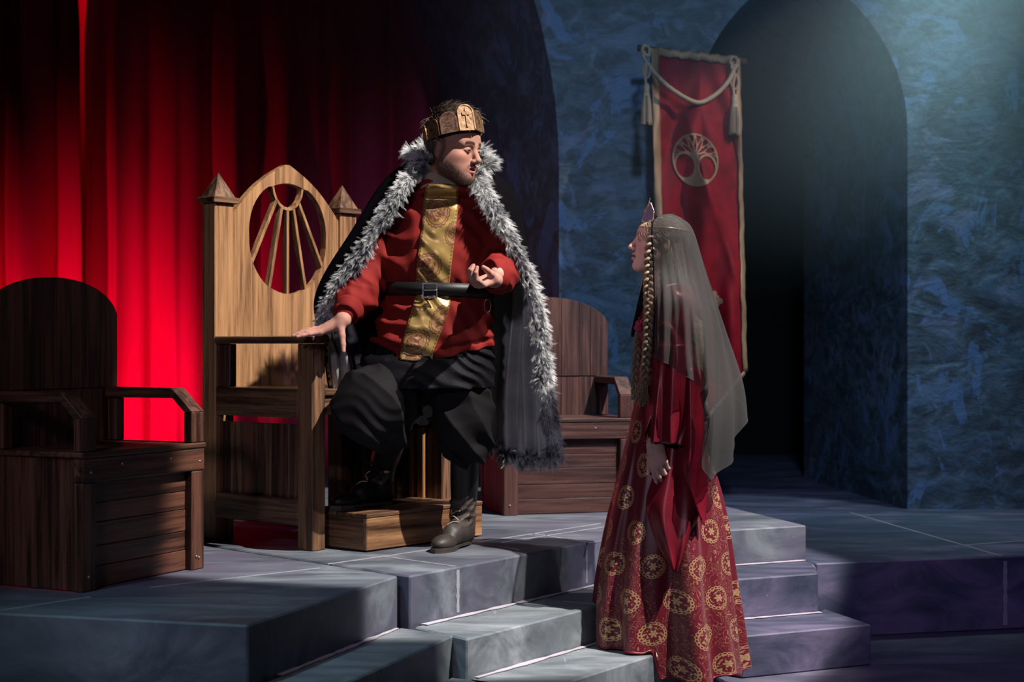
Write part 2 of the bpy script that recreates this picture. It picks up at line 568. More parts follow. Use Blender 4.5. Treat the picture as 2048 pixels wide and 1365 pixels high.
poly_slab('stage_platform', [(-6.5, 9.32), (6.4, 9.32), (6.4, 14.3), (-6.5, 14.3)], 0, ZB, M['violet_deck'],
          'dark rear platform under the archways and the curtain', 'platform', 'stage platforms')
off = lambda p, n_, d: np.array(p) + np.array(n_) * d
bis = np.array([0.60, -0.80])
B0 = np.array([-0.156, 5.515]); A0 = off(B0, nC, 0.304) - dC * 0.12
def hit(p, d, q, e):
    s = np.linalg.solve(np.array([[d[0], -e[0]], [d[1], -e[1]]]), np.array(q) - np.array(p))
    return np.array(p) + np.array(d) * s[0]
BB = hit(B0, dC, BEND, bis); BA = hit(A0, dC, BEND, bis)
Bc = poly_slab('stair_step', [B0, BB, BEND - nC * 0.003 + nC * 0.006, C0 + nC * 0.006 + dC * 0.02], 0.0, 0.315, M['step'],
               'upper grey step directly below the king\'s boot', 'step', 'stage steps')
Ac = poly_slab('stair_step', [A0, BA, BB + nC * 0.006, B0 + nC * 0.006], 0.0, 0.175, M['step'],
               'lower grey step the lady stands on', 'step', 'stage steps')
RB1 = np.array([1.325, 6.93]); RA1 = np.array([1.49, 6.635])
RB0 = hit(RB1, dR, BEND, bis); RA0 = hit(RA1, dR, BEND, bis)
g6 = dR * 0.012
Br = poly_slab('stair_step', [RB0 + g6, RB1, (1.365, 7.21), R1 + nR * 0.006 + dR * 0.0, BEND + nR * 0.006 + g6], 0, 0.340, M['violet_deck'],
               'upper violet step to the right of the gown', 'step', 'stage steps')
Ar = poly_slab('stair_step', [RA0 + g6, RA1, RA1 + np.array((-0.12, 0.40)), RB1 + nR * 0.006, RB0 + nR * 0.006 + g6], 0, 0.170, M['violet_deck'],
               'lowest violet step to the right of the gown', 'step', 'stage steps')
dL = np.array([0.35, 0.937]); nL = np.array([0.937, -0.35])
LB1 = np.array([-0.203, 5.59])
Lb = poly_slab('stair_step', [LB1 - dL * 1.15, LB1, (-0.40, 5.735), (-0.775, 4.72), (-0.82, 4.58)], 0, 0.315, M['step'],
               'curved blue-grey step at the bottom below the left platform', 'step', 'stage steps')
La = poly_slab('stair_step', [LB1 - dL * 1.15 + nL * 0.25, LB1 + nL * 0.25 - dL * 0.08, LB1 + nL * 0.006 - dL * 0.02, LB1 - dL * 1.15 + nL * 0.006], 0, 0.175, M['step'],
               'lowest blue-grey step at the bottom edge, mostly out of view', 'step', 'stage steps')

# painted joint lines
def gp(px, py, z):
    s = (py - HY) / (CAMZ - z)
    return np.array(((px - CX) / s, FPX / s, z))
def line_top(deck, a, b, z, w=0.012, seed=1):
    strip('painted_line', gp(a[0], a[1], z), gp(b[0], b[1], z), z, w, M['line'], deck, seed=seed)
line_top(king_deck, (655, 1129), (772, 1113), ZP); line_top(king_deck, (772, 1113), (1200, 1048), ZP, seed=2)
line_top(king_deck, (768, 1114), (913, 1134), ZP, seed=3)
line_top(king_deck, (1066, 1068), (1190, 1088), ZP, seed=4)
line_top(king_deck, (1000, 1086), (1240, 1050), ZP, 0.010, seed=5)
line_top(left_deck, (0, 1222), (180, 1195), ZP, 0.010, seed=6); line_top(left_deck, (300, 1176), (640, 1137), ZP, 0.010, seed=7)
line_top(right_deck, (1700, 1026), (2003, 1113), ZB, 0.014, seed=8); line_top(right_deck, (1930, 1091), (2048, 1082), ZB, 0.012, seed=9)
line_top(Bc, (1128, 1203), (1205, 1211), 0.315, 0.010, seed=10)

def riser_line(deck, p, n_, z0, z1, w, seed=1):
    a = np.array((p[0] + n_[0] * 0.001, p[1] + n_[1] * 0.001, z0)); b = a.copy(); b[2] = z1
    strip('painted_line', a, b, 0, w, M['line'], deck, up=(-n_[1], n_[0], 0), seed=seed)
riser_line(king_deck, C0 + dC * 0.285, nC, 0.33, 0.49, 0.018, 11)
riser_line(king_deck, C0 + dC * 1.18, nC, 0.33, 0.49, 0.014, 12)
riser_line(right_deck, (2.30, 7.465), (0.24, -0.97), 0.02, 0.32, 0.02, 13)

def caulk(deck, a, b, z, w, seed):
    strip('caulk_line', (a[0], a[1], z + 0.004), (b[0], b[1], z + 0.004), z, w, M['caulk'], deck, wob=0.55, n=26, seed=seed)
caulk(Bc, C0 + nC * 0.018 + dC * 0.06, BEND + nC * 0.018, 0.315, 0.022, 21)
caulk(Ac, B0 + nC * 0.018 + dC * 0.03, BB + nC * 0.018, 0.175, 0.022, 22)
caulk(Br, BEND + nR * 0.018, R1 + nR * 0.018 - dR * 0.02, 0.340, 0.02, 23)
caulk(Ar, RB0 + nR * 0.018, RB1 + nR * 0.018, 0.170, 0.02, 24)
caulk(Lb, np.array((-0.41, 5.745)) + nL * 0.016 - dL * 0.04, np.array((-0.41, 5.745)) + nL * 0.016 - dL * 0.9, 0.315, 0.02, 25)

# ------------------------------------------------------------------ wooden chairs
WD = ((0.011, 0.0038, 0.003), (0.042, 0.016, 0.010), (0.115, 0.045, 0.027))
M['dark_v'] = wood('dark_walnut_upright_grain', *WD, axis=2)
M['dark_h'] = wood('dark_walnut_level_grain', *WD, axis=0, seed=3)
M['dark_d'] = wood('dark_walnut_front_to_back_grain', *WD, axis=1, seed=5)
WR = ((0.012, 0.004, 0.0035), (0.032, 0.0115, 0.0095), (0.068, 0.027, 0.021))
M['red_v'] = wood('red_brown_upright_grain', *WR, axis=2, seed=9)
M['red_h'] = wood('red_brown_level_grain', *WR, axis=0, seed=12)
M['red_d'] = wood('red_brown_front_to_back_grain', *WR, axis=1, seed=14)
WT = ((0.045, 0.020, 0.011), (0.18, 0.086, 0.040), (0.34, 0.177, 0.080))
M['oak_v'] = wood('honey_brown_upright_grain', *WT, axis=2, seed=21, streak=1.15)
M['oak_h'] = wood('honey_brown_level_grain', *WT, axis=0, seed=24)
WM = ((0.020, 0.010, 0.006), (0.075, 0.036, 0.020), (0.19, 0.098, 0.050))
M['mid_v'] = wood('brown_upright_grain', *WM, axis=2, seed=31)
M['mid_h'] = wood('brown_level_grain', *WM, axis=0, seed=34)
M['mid_d'] = wood('brown_front_to_back_grain', *WM, axis=1, seed=36)
M['pine'] = wood('raw_pine', (0.30, 0.14, 0.05), (0.42, 0.22, 0.09), (0.52, 0.30, 0.13), axis=2, seed=41, streak=0.4)
M['red_stud'] = wood('red_painted_wood', (0.07, 0.012, 0.008), (0.14, 0.025, 0.015), (0.2, 0.045, 0.025), axis=2, seed=44, streak=0.4)
M['nail'] = plain('pale_screw_head', (0.45, 0.38, 0.32), 0.4, 0.6)


def side_chair(name, FLx, FLy, z, ang, mats, label):
    mv, mh, md = mats
    W, Dp = 0.666, 0.47
    a = R(ang)
    c = (FLx + math.cos(a) * W / 2 - math.sin(a) * Dp / 2, FLy + math.sin(a) * W / 2 + math.cos(a) * Dp / 2)
    t = empty(name, (c[0], c[1], z), a)
    tag(t, label, 'chair', 'low wooden armchairs')
    O = (W / 2, Dp / 2, 0)
    b = lambda n, lo, hi, m, p=t, bev=0.004: box(n, lo, hi, m, p, bev, O)
    lw, lt = 0.072, 0.040
    b('leg', (0, 0, 0), (lw, lt, 0.365), mv); b('leg', (W - lw, 0, 0), (W, lt, 0.365), mv)
    b('leg', (0, Dp - lt, 0), (lw, Dp, 0.45), mv); b('leg', (W - lw, Dp - lt, 0), (W, Dp, 0.45), mv)
    b('front_rail', (0, -0.002, 0.366), (W, lt, 0.448), mh)
    # recessed horizontal boards of the front panel
    hts = [0.002, 0.075, 0.145, 0.225, 0.292, 0.365]
    for i in range(5):
        b('plank', (lw + 0.001, 0.030 + 0.002 * (i % 2), hts[i] + 0.001), (W - lw - 0.001, 0.046, hts[i + 1] - 0.001), mh, t, 0.002)
    for s in (0, 1):
        x0, x1 = (0.004, 0.024) if s == 0 else (W - 0.024, W - 0.004)
        ys = [lt + 0.001, 0.14, 0.245, 0.345, Dp - lt - 0.001]
        for i in range(4):
            b('side_plank', (x0, ys[i] + 0.0008, 0.004), (x1, ys[i + 1] - 0.0008, 0.448), mv, t, 0.0015)
    b('seat', (-0.006, -0.006, 0.449), (W + 0.006, Dp - 0.065, 0.468), mh)
    # arched backrest of upright boards, a seam across at arm height
    zs, za, yb0, yb1 = 0.92, 1.075, Dp - 0.062, Dp - 0.028
    def top(x):
        u = (x - W / 2) / (W / 2)
        return zs + (za - zs) * math.sqrt(max(0.0, 1 - 0.97 * u * u)) - (za - zs) * 0.17 * 0
    nb = 8
    xs = [W * i / nb + (0 if i in (0, nb) else random.uniform(-0.012, 0.012)) for i in range(nb + 1)]
    for i in range(nb):
        x0, x1 = xs[i] + 0.0006, xs[i + 1] - 0.0006
        jit = random.uniform(0, 0.0018)
        b('plank', (x0, yb0 + 0.004, 0.40), (x1, yb1, 0.668), mv, t, 0.0012)
        arc = [(x0 + (x1 - x0) * k / 5, top(x0 + (x1 - x0) * k / 5)) for k in range(6)]
        pts = [(x0, 0.6695)] + arc + [(x1, 0.6695)]
        prism('plank', pts[::-1], yb0 - jit, yb1, mv, t, 'Y', 0.0012, O)
    b('back_batten', (0.01, yb1 + 0.0005, 0.63), (W - 0.01, yb1 + 0.022, 0.71), mh)
    # arms: level board, slanted board, post
    for s in (0, 1):
        x0, x1 = (0.0, 0.072) if s == 0 else (W - 0.072, W)
        arm = b('armrest', (x0, 0.093, 0.632), (x1, yb0 + 0.002, 0.670), md)
        prism('arm_slope', [(0.092, 0.670), (0.092, 0.632), (0.040, 0.583), (0.0, 0.583)], x0, x1, md, arm, 'X', 0.002, O)
        b('arm_post', (x0, 0.0, 0.4685), (x1, 0.040, 0.5825), mv, arm)
        b('arm_bracket', (x0 + 0.012, yb0 - 0.045, 0.469), (x1 - 0.012, yb0 - 0.001, 0.631), mv, arm)
    for (x, zz) in ((0.03, 0.05), (0.04, 0.40), (W - 0.03, 0.40), (W - 0.035, 0.045), (W - 0.05, 0.05), (0.2, 0.42), (W - 0.2, 0.42)):
        lathe('screw_head', [(0.0005, -0.002), (0.004, -0.002), (0.004, 0.002), (0.0005, 0.0025)], M['nail'], t, 8).matrix_local = \
            Matrix.Translation((x - O[0], -0.002 - O[1], zz)) @ Matrix.Rotation(R(90), 4, 'X')
    return t


side_chair('wooden_armchair', -1.434, 5.34, ZP, 64.0, (M['dark_v'], M['dark_h'], M['dark_d']),
           'dark wooden armchair with arched plank back in front of the bright red curtain')
side_chair('wooden_armchair', -0.040, 7.75, ZP, 15.0, (M['red_v'], M['red_h'], M['red_d']),
           'reddish brown wooden armchair with arched back between the king and the lady')


def throne():
    W, Dp = 0.84, 0.69
    a = R(50)
    F = (-0.80, 6.415)
    c = (F[0] + math.cos(a) * W / 2 - math.sin(a) * Dp / 2, F[1] + math.sin(a) * W / 2 + math.cos(a) * Dp / 2)
    t = empty('throne', (c[0], c[1], ZP), a)
    tag(t, 'tall honey-brown wooden throne with pointed back and sunray cut-out', 'throne')
    O = (W / 2, Dp / 2, 0)
    b = lambda n, lo, hi, m, p=t, bev=0.004: box(n, lo, hi, m, p, bev, O)
    pw, yr = 0.105, 0.604
    for s in (0, 1):
        x0, x1 = (0, pw) if s == 0 else (W - pw, W)
        post = b('back_post', (x0, yr, 0), (x1, Dp, 1.435), M['oak_v'])
        cap = b('post_cap', (x0 - 0.016, yr - 0.016, 1.4355), (x1 + 0.016, Dp + 0.016, 1.462), M['mid_h'], post, 0.003)
        cx, cy, hw, hd = (x0 + x1) / 2, (yr + Dp) / 2, pw / 2 + 0.004, (Dp - yr) / 2 + 0.004
        v = [(cx - hw, cy - hd, 1.4625), (cx + hw, cy - hd, 1.4625), (cx + hw, cy + hd, 1.4625), (cx - hw, cy + hd, 1.4625), (cx, cy, 1.572)]
        mk('finial', v, [(0, 1, 4), (1, 2, 4), (2, 3, 4), (3, 0, 4), (3, 2, 1, 0)], M['mid_v'], post, org=O)
    # pointed backrest with an oval opening
    x0, x1, xm = pw + 0.001, W - pw - 0.001, W / 2 + 0.003
    bm = bmesh.new()
    outl = [(x0, 0.56), (x1, 0.56), (x1, 1.40)]
    def arcpt(p, q, bul, n):
        out = []
        for i in range(1, n):
            f = i / n
            out.append((p[0] + (q[0] - p[0]) * f + bul * math.sin(math.pi * f) * 0.62 * (1 if q[0] < p[0] and p[0] > xm else -1),
                        p[1] + (q[1] - p[1]) * f + bul * math.sin(math.pi * f)))
        return out
    outl += arcpt((x1, 1.40), (xm + 0.012, 1.632), 0.020, 12) + [(xm + 0.012, 1.632), (xm - 0.012, 1.632)]
    outl += [(2 * xm - px_, pz) for px_, pz in arcpt((x1, 1.40), (xm + 0.012, 1.632), 0.020, 12)][::-1]
    outl += [(x0, 1.40)]
    hx, hz, ra, rb = xm + 0.004, 1.303, 0.228, 0.247
    hole = []
    for i in range(48):
        th = 2 * math.pi * i / 48
        e = 1.0 + 0.05 * abs(math.sin(2 * th)) * (1 if math.sin(th) > 0 else 0.4)
        hole.append((hx + ra * math.cos(th) * e, hz + rb * math.sin(th) * (e if abs(math.sin(th)) < .9 else 1.0)))
    yb, thick = yr + 0.012, 0.034
    vo = [bm.verts.new((p[0], yb, p[1])) for p in outl]
    vh = [bm.verts.new((p[0], yb, p[1])) for p in hole]
    eds = [bm.edges.new((vo[i], vo[(i + 1) % len(vo)])) for i in range(len(vo))] + [bm.edges.new((vh[i], vh[(i + 1) % len(vh)])) for i in range(len(vh))]
    r = bmesh.ops.triangle_fill(bm, edges=eds, use_beauty=True)
    fs = [g_ for g_ in r['geom'] if isinstance(g_, bmesh.types.BMFace)]
    ex = bmesh.ops.extrude_face_region(bm, geom=fs)
    bmesh.ops.translate(bm, verts=[g_ for g_ in ex['geom'] if isinstance(g_, bmesh.types.BMVert)], vec=(0, thick, 0))
    back = from_bm('backrest', bm, M['oak_v'], t, org=O)
    # sun bowl and five rays
    def bar(name, p, q, w, m=M['oak_v']):
        d = np.array(q) - np.array(p); L = np.linalg.norm(d); d /= L; s_ = np.array((-d[1], d[0])) * w / 2
        p = np.array(p); q = np.array(q)
        prism(name, [tuple(p - s_), tuple(q - s_), tuple(q + s_), tuple(p + s_)], yb + 0.002, yb + thick - 0.002, m, back, 'Y', 0.0015, O)
    sx, sz = hx, hz + rb - 0.004
    ring_o, ring_i = [], []
    for i in range(13):
        th = R(170) + R(200) * i / 12
        ring_o.append((sx + 0.094 * math.cos(th), sz + 0.118 * math.sin(th)))
        ring_i.append((sx + 0.083 * math.cos(th), sz + 0.104 * math.sin(th)))
    prism('sun_bowl', ring_o + ring_i[::-1], yb + 0.002, yb + thick - 0.002, M['oak_v'], back, 'Y', 0, O)
    for th, wd in ((-152, .015), (-117, .015), (-90, .015), (-63, .015), (-28, .015)):
        e = (hx + (ra + 0.012) * math.cos(R(th)), hz + (rb + 0.008) * math.sin(R(th)))
        th0 = {-152: 222, -117: 247, -90: 270, -63: 293, -28: 318}[th]
        p = (sx + 0.088 * math.cos(R(th0)), sz + 0.112 * math.sin(R(th0)))
        bar('sun_ray', p, e, wd)
    # seat and sides
    b('seat', (0.072, 0.0, 0.622), (W - 0.072, yr + 0.010, 0.650), M['mid_h'])
    b('seat_rail', (0.072, 0.012, 0.545), (W - 0.072, 0.05, 0.621), M['mid_h'])
    for s in (0, 1):
        f0, f1 = (0.0, 0.072) if s == 0 else (W - 0.072, W)
        b('front_post', (f0, 0, 0), (f1, 0.09, 0.834), M['mid_v'])
        b('armrest', (f0 - 0.006, -0.012, 0.8345), (f1 + 0.012, yr - 0.001, 0.866), M['mid_d'])
        b('arm_stay', (f0 + 0.006, yr - 0.088, 0.651), (f0 + 0.045, yr - 0.001, 0.834), M['dark_v'])
        g0, g1 = (f0 + 0.002, f0 + 0.036) if s == 0 else (f1 - 0.036, f1 - 0.002)
        b('side_rail', (g0, 0.0905, 0.532), (g1, yr - 0.001, 0.650), M['mid_d'])
        b('side_rail', (g0, 0.0905, 0.095), (g1, yr - 0.001, 0.205), M['mid_d'])
        h0, h1 = (f0 + 0.024, f0 + 0.040) if s == 0 else (f1 - 0.040, f1 - 0.024)
        ys = [0.0905, 0.185, 0.275, 0.36, 0.45, 0.53, yr - 0.001]
        for i in range(6):
            b('side_plank', (h0, ys[i] + 0.0007, 0.19), (h1, ys[i + 1] - 0.0007, 0.505), M['dark_v'] if i % 2 else M['mid_v'], t, 0.0012)
    # raw studs seen inside the right-hand side
    for y0, y1, m, zt in ((0.10, 0.14, M['pine'], 0.62), (0.165, 0.19, M['pine'], 0.62), (0.30, 0.345, M['red_stud'], 0.62)):
        b('stud', (W - 0.085, y0, 0.0), (W - 0.045, y1, zt), m)
    b('stud_plate', (W - 0.10, 0.14, 0.0), (W - 0.045, 0.60, 0.03), M['red_stud'])
    return t


throne()


def footstep():
    a = R(50)
    F = np.array((-0.80, 6.415)); u = np.array((math.cos(a), math.sin(a))); v = np.array((math.sin(a), -math.cos(a)))
    W, Dp, H = 0.70, 0.36, 0.154
    c = F + u * (0.118 + W / 2) + v * (0.19 - Dp / 2)
    t = empty('throne_step', (c[0], c[1], ZP), a)
    tag(t, 'low brown wooden box step in front of the throne under the king\'s boot', 'step')
    b = lambda n, lo, hi, m: box(n, lo, hi, m, t, 0.003)
    x, y = W / 2, Dp / 2
    b('front_board', (-x, -y, 0.006), (x, -y + 0.02, H - 0.018), M['oak_h'])
    b('side_board', (-x, -y + 0.0205, 0.006), (-x + 0.02, y, H - 0.018), M['mid_d'])
    b('side_board', (x - 0.02, -y + 0.0205, 0.006), (x, y, H - 0.018), M['mid_d'])
    b('top_board', (-x - 0.002, -y - 0.002, H - 0.0175), (x + 0.002, -0.001, H), M['mid_h'])
    b('top_board', (-x - 0.002, 0.0, H - 0.0175), (x + 0.002, y, H), M['mid_h'])
    for sx in (-1, 1):
        b('foot', (sx * (x - 0.06) - 0.02, -y + 0.03, 0), (sx * (x - 0.06) + 0.02, y - 0.03, 0.03), M['dark_h'])


footstep()

# ------------------------------------------------------------------ implicit surfaces for bodies and clothes
class Field:
    def __init__(s, lo, hi, h):
        s.h = h
        s.ax = [np.arange(lo[i], hi[i] + h, h, dtype=np.float32) for i in range(3)]
        s.lo = np.array(lo, np.float32)
        s.F = np.full([len(a) for a in s.ax], 0.15, np.float32)
    def win(s, lo, hi):
        sl = []
        for i in range(3):
            a = max(0, int((lo[i] - s.lo[i]) / s.h)); b = min(len(s.ax[i]), int((hi[i] - s.lo[i]) / s.h) + 2)
            if b <= a: return None
            sl.append(slice(a, b))
        g = (s.ax[0][sl[0]][:, None, None], s.ax[1][sl[1]][None, :, None], s.ax[2][sl[2]][None, None, :])
        return tuple(sl), g
    def op(s, prim, k, mode):
        f, lo, hi = prim
        mg = k + 4 * s.h
        w = s.win(np.array(lo) - mg, np.array(hi) + mg)
        if w is None: return s
        sl, g = w
        a = s.F[sl]; b = f(*g)
        if mode == 'u':
            if k > 0:
                t = np.clip(0.5 + 0.5 * (a - b) / k, 0, 1)
                s.F[sl] = a + (b - a) * t - k * t * (1 - t)
            else: s.F[sl] = np.minimum(a, b)
        else:
            b = -b
            if k > 0:
                t = np.clip(0.5 - 0.5 * (a - b) / k, 0, 1)
                s.F[sl] = a + (b - a) * t + k * t * (1 - t)
            else: s.F[sl] = np.maximum(a, b)
        return s
    def add(s, prim, k=0.01): return s.op(prim, k, 'u')
    def sub(s, prim, k=0.005): return s.op(prim, k, 'd')
    def disp(s, fn, band=0.04):
        """add fn(points) to the field near the surface"""
        idx = np.where(np.abs(s.F) < band)
        p = np.stack([s.ax[i][idx[i]] for i in range(3)], -1)
        s.F[idx] += fn(p).astype(np.float32)
        return s
    def mesh(s):
        F, h = s.F, s.h
        ins = F < 0
        n = [d - 1 for d in F.shape]
        cnt = np.zeros(n, np.uint8)
        for dx in (0, 1):
            for dy in (0, 1):
                for dz in (0, 1):
                    cnt += ins[dx:dx + n[0], dy:dy + n[1], dz:dz + n[2]]
        act = (cnt > 0) & (cnt < 8)
        ci = np.argwhere(act)
        idx = np.full(n, -1, np.int32); idx[act] = np.arange(len(ci))
        C = {}
        for dx in (0, 1):
            for dy in (0, 1):
                for dz in (0, 1):
                    C[dx, dy, dz] = F[ci[:, 0] + dx, ci[:, 1] + dy, ci[:, 2] + dz]
        acc = np.zeros((len(ci), 3)); num = np.zeros(len(ci))
        for ax in range(3):
            for u in (0, 1):
                for v in (0, 1):
                    p0 = [u, v]; p0.insert(ax, 0); p1 = [u, v]; p1.insert(ax, 1)
                    a, b = C[tuple(p0)], C[tuple(p1)]
                    cr = (a < 0) != (b < 0)
                    t = np.where(cr, a / np.where(cr, a - b, 1), 0)
                    q = np.array(p0, float)[None].repeat(len(ci), 0)
                    q[:, ax] = t
                    acc[cr] += q[cr]; num[cr] += 1
        V = s.lo + (ci + acc / num[:, None]) * h
        faces = []
        for ax in range(3):
            sl0 = [slice(1, -1)] * 3; sl1 = [slice(1, -1)] * 3
            sl0[ax] = slice(0, -1); sl1[ax] = slice(1, None)
            a, b = ins[tuple(sl0)], ins[tuple(sl1)]
            e = np.argwhere(a != b)
            off = np.ones(3, int); off[ax] = 0
            e = e + off
            fl = a[a != b]
            o1, o2 = [(1, 2), (2, 0), (0, 1)][ax]
            d1 = np.zeros(3, int); d1[o1] = 1
            d2 = np.zeros(3, int); d2[o2] = 1
            q = [e - d1 - d2, e - d2, e, e - d1]
            q = np.stack([idx[w[:, 0], w[:, 1], w[:, 2]] for w in q], -1)
            q[~fl] = q[~fl][:, ::-1]
            faces.append(q)
        f = np.vstack(faces)
        return V, f[(f >= 0).all(1)]


def cap(a, b, ra, rb=None):
    rb = ra if rb is None else rb
    a = np.array(a, float); b = np.array(b, float); ba = b - a; L2 = float(ba @ ba) + 1e-12
    def f(x, y, z):
        px, py, pz = x - a[0], y - a[1], z - a[2]
        h = np.clip((px * ba[0] + py * ba[1] + pz * ba[2]) / L2, 0, 1)
        return np.sqrt((px - h * ba[0]) ** 2 + (py - h * ba[1]) ** 2 + (pz - h * ba[2]) ** 2) - (ra + (rb - ra) * h)
    m = max(ra, rb)
    return f, np.minimum(a, b) - m, np.maximum(a, b) + m


def ell(c, r, rot=None):
    c = np.array(c, float); r = np.array(r, float)
    Rm = np.eye(3) if rot is None else np.array(rot.to_3x3() if hasattr(rot, 'to_3x3') else rot)
    def f(x, y, z):
        X, Y, Z = x - c[0], y - c[1], z - c[2]
        lx = Rm[0, 0] * X + Rm[1, 0] * Y + Rm[2, 0] * Z
        ly = Rm[0, 1] * X + Rm[1, 1] * Y + Rm[2, 1] * Z
        lz = Rm[0, 2] * X + Rm[1, 2] * Y + Rm[2, 2] * Z
        k0 = np.sqrt((lx / r[0]) ** 2 + (ly / r[1]) ** 2 + (lz / r[2]) ** 2)
        k1 = np.sqrt((lx / r[0] ** 2) ** 2 + (ly / r[1] ** 2) ** 2 + (lz / r[2] ** 2) ** 2) + 1e-6
        return k0 * (k0 - 1) / k1
    m = r.max()
    return f, c - m, c + m


def stack(rows, n=40):
    """upright elliptical trunk; rows = (z, cx, cy, a, b), z ascending"""
    rows = np.array(sorted(rows), float)
    zz = np.linspace(rows[0, 0], rows[-1, 0], n)
    sm = catmull(rows, 200)
    T = [np.interp(zz, sm[:, 0], sm[:, i]) for i in range(1, 5)]
    z0, z1 = zz[0], zz[-1]
    def f(x, y, z):
        cx, cy, a, b = [np.interp(np.clip(z, z0, z1), zz, t) for t in T]
        q = np.sqrt(((x - cx) / a) ** 2 + ((y - cy) / b) ** 2)
        d = (q - 1) * np.minimum(a, b) * 0.9
        return np.maximum(d, np.maximum(z0 - z, z - z1))
    A = np.max(T[2]); B = np.max(T[3])
    return f, (T[0].min() - A, T[1].min() - B, z0), (T[0].max() + A, T[1].max() + B, z1)


def plane(p, n, lo, hi):
    """half space on the side the normal points to"""
    p = np.array(p, float); n = np.array(n, float); n /= np.linalg.norm(n)
    return (lambda x, y, z: -((x - p[0]) * n[0] + (y - p[1]) * n[1] + (z - p[2]) * n[2])), lo, hi


_lat = np.random.default_rng(5).uniform(-1, 1, (32, 32, 32)).astype(np.float32)
def vnoise(p):
    i = np.floor(p).astype(int); f = p - i; f = f * f * (3 - 2 * f)
    r = 0
    for dx in (0, 1):
        for dy in (0, 1):
            for dz in (0, 1):
                w = (f[:, 0] if dx else 1 - f[:, 0]) * (f[:, 1] if dy else 1 - f[:, 1]) * (f[:, 2] if dz else 1 - f[:, 2])
                r = r + w * _lat[(i[:, 0] + dx) % 32, (i[:, 1] + dy) % 32, (i[:, 2] + dz) % 32]
    return r


def folds(p, d, wl, amp, warp=0.6, seed=0.0, sharp=1.6):
    """cloth folds: rounded ridges across direction d with wavelength wl, warped"""
    d = np.array(d, float); d /= np.linalg.norm(d)
    t = p @ d / wl + warp * vnoise(p * (1 / (wl * 2.6)) + seed) * 1.4
    m = 0.5 + 0.5 * vnoise(p * (1 / (wl * 2.2)) + seed + 9.3)
    s = np.abs(np.sin(math.pi * t)) ** sharp
    return amp * (s - 0.5) * np.clip(m * 1.5, 0, 1.3)


def col_attr(o, cols):
    a = o.data.color_attributes.new('Col', 'FLOAT_COLOR', 'POINT')
    c = np.ones((len(cols), 4), np.float32); c[:, :3] = cols
    a.data.foreach_set('color', c.ravel())


def sstep(x, a, b):
    t = np.clip((x - a) / (b - a), 0, 1)
    return t * t * (3 - 2 * t)


# ------------------------------------------------------------------ materials for figures
def attr_mat(name, rough, spec=0.3, sub=0.0, **kw):
    g = G(name)
    f = g.noise(g.coord(), 140, 3)
    c = g.mix(g.sstep(f, 0.35, 0.7) * 0.25, g.attr('Col'), (0.75, 0.6, 0.55), 'MULTIPLY')
    m = g.bsdf(c, rough, 0, g.bump(f, 0.08, 0.001), Specular_IOR_Level=spec, **kw)
    if sub:
        g.last.inputs['Subsurface Weight'].default_value = sub
        g.last.inputs['Subsurface Radius'].default_value = (1.0, 0.35, 0.2)
        g.last.inputs['Subsurface Scale'].default_value = 0.0015
    return m


def hairmat(name):
    g = G(name)
    return g.bsdf(g.attr('Col'), 0.42, 0, Specular_IOR_Level=0.4)


M['skin'] = attr_mat('skin', 0.6, 0.10, 0.05)
M['hair'] = hairmat('hair')
M['fur'] = hairmat('fur')


def cloth(name, col, rough, col2=None, sheen=0.0, metal=0.0, weave=220, bumpy=0.12, **kw):
    g = G(name)
    c = g.coord()
    w = g.noise(c, weave, 2)
    b = g.noise(c, 9, 3)
    k = g.mix(g.sstep(b, 0.3, 0.7), col, col2 or tuple(x * 0.75 for x in col))
    return g.bsdf(k, rough, metal, g.bump(w, bumpy, 0.001), Sheen_Weight=sheen, **kw)


M['tunic'] = cloth('brick_red_linen', (0.215, 0.016, 0.014), 0.78, sheen=0.0, Specular_IOR_Level=0.15)
M['black_cotton'] = cloth('black_cotton', (0.010, 0.009, 0.0105), 0.8, Specular_IOR_Level=0.12)
M['velvet'] = cloth('black_velvet', (0.005, 0.0045, 0.006), 0.95, Specular_IOR_Level=0.0)
M['leather'] = cloth('black_leather', (0.010, 0.009, 0.009), 0.45, Specular_IOR_Level=0.3, weave=90, bumpy=0.3)
M['boot_toe'] = cloth('scuffed_brown_leather', (0.060, 0.045, 0.038), 0.55, (0.03, 0.024, 0.022), weave=70, bumpy=0.35)
M['steel'] = plain('steel', (0.35, 0.34, 0.34), 0.3, 1.0)
M['satin'] = cloth('silver_grey_satin', (0.50, 0.50, 0.47), 0.32, (0.36, 0.365, 0.355), metal=0.3)
M['linen'] = cloth('beige_linen', (0.42, 0.33, 0.26), 0.8)


def crushed_velvet():
    g = G('crushed_black_velvet')
    c = g.coord()
    f = g.noise(g.map(c, (1, 1, 1.4)), 26, 6, 0.7, 1.4)
    return g.bsdf(g.ramp(f, [(0.42, (0.004, 0.004, 0.006)), (0.60, (0.006, 0.0055, 0.008)), (0.76, (0.04, 0.038, 0.055))]), 0.6, 0, g.bump(f, 0.5, 0.004), Specular_IOR_Level=0.12)


M['crushed'] = crushed_velvet()


def bronze():
    g = G('antique_gold')
    c = g.coord()
    f = g.noise(c, 70, 5, 0.65, 0.5)
    return g.bsdf(g.ramp(f, [(0.3, (0.10, 0.055, 0.03)), (0.5, (0.34, 0.20, 0.115)), (0.7, (0.52, 0.33, 0.2))]), 0.42, 0.75, g.bump(f, 0.25, 0.0015))


M['gold'] = bronze()


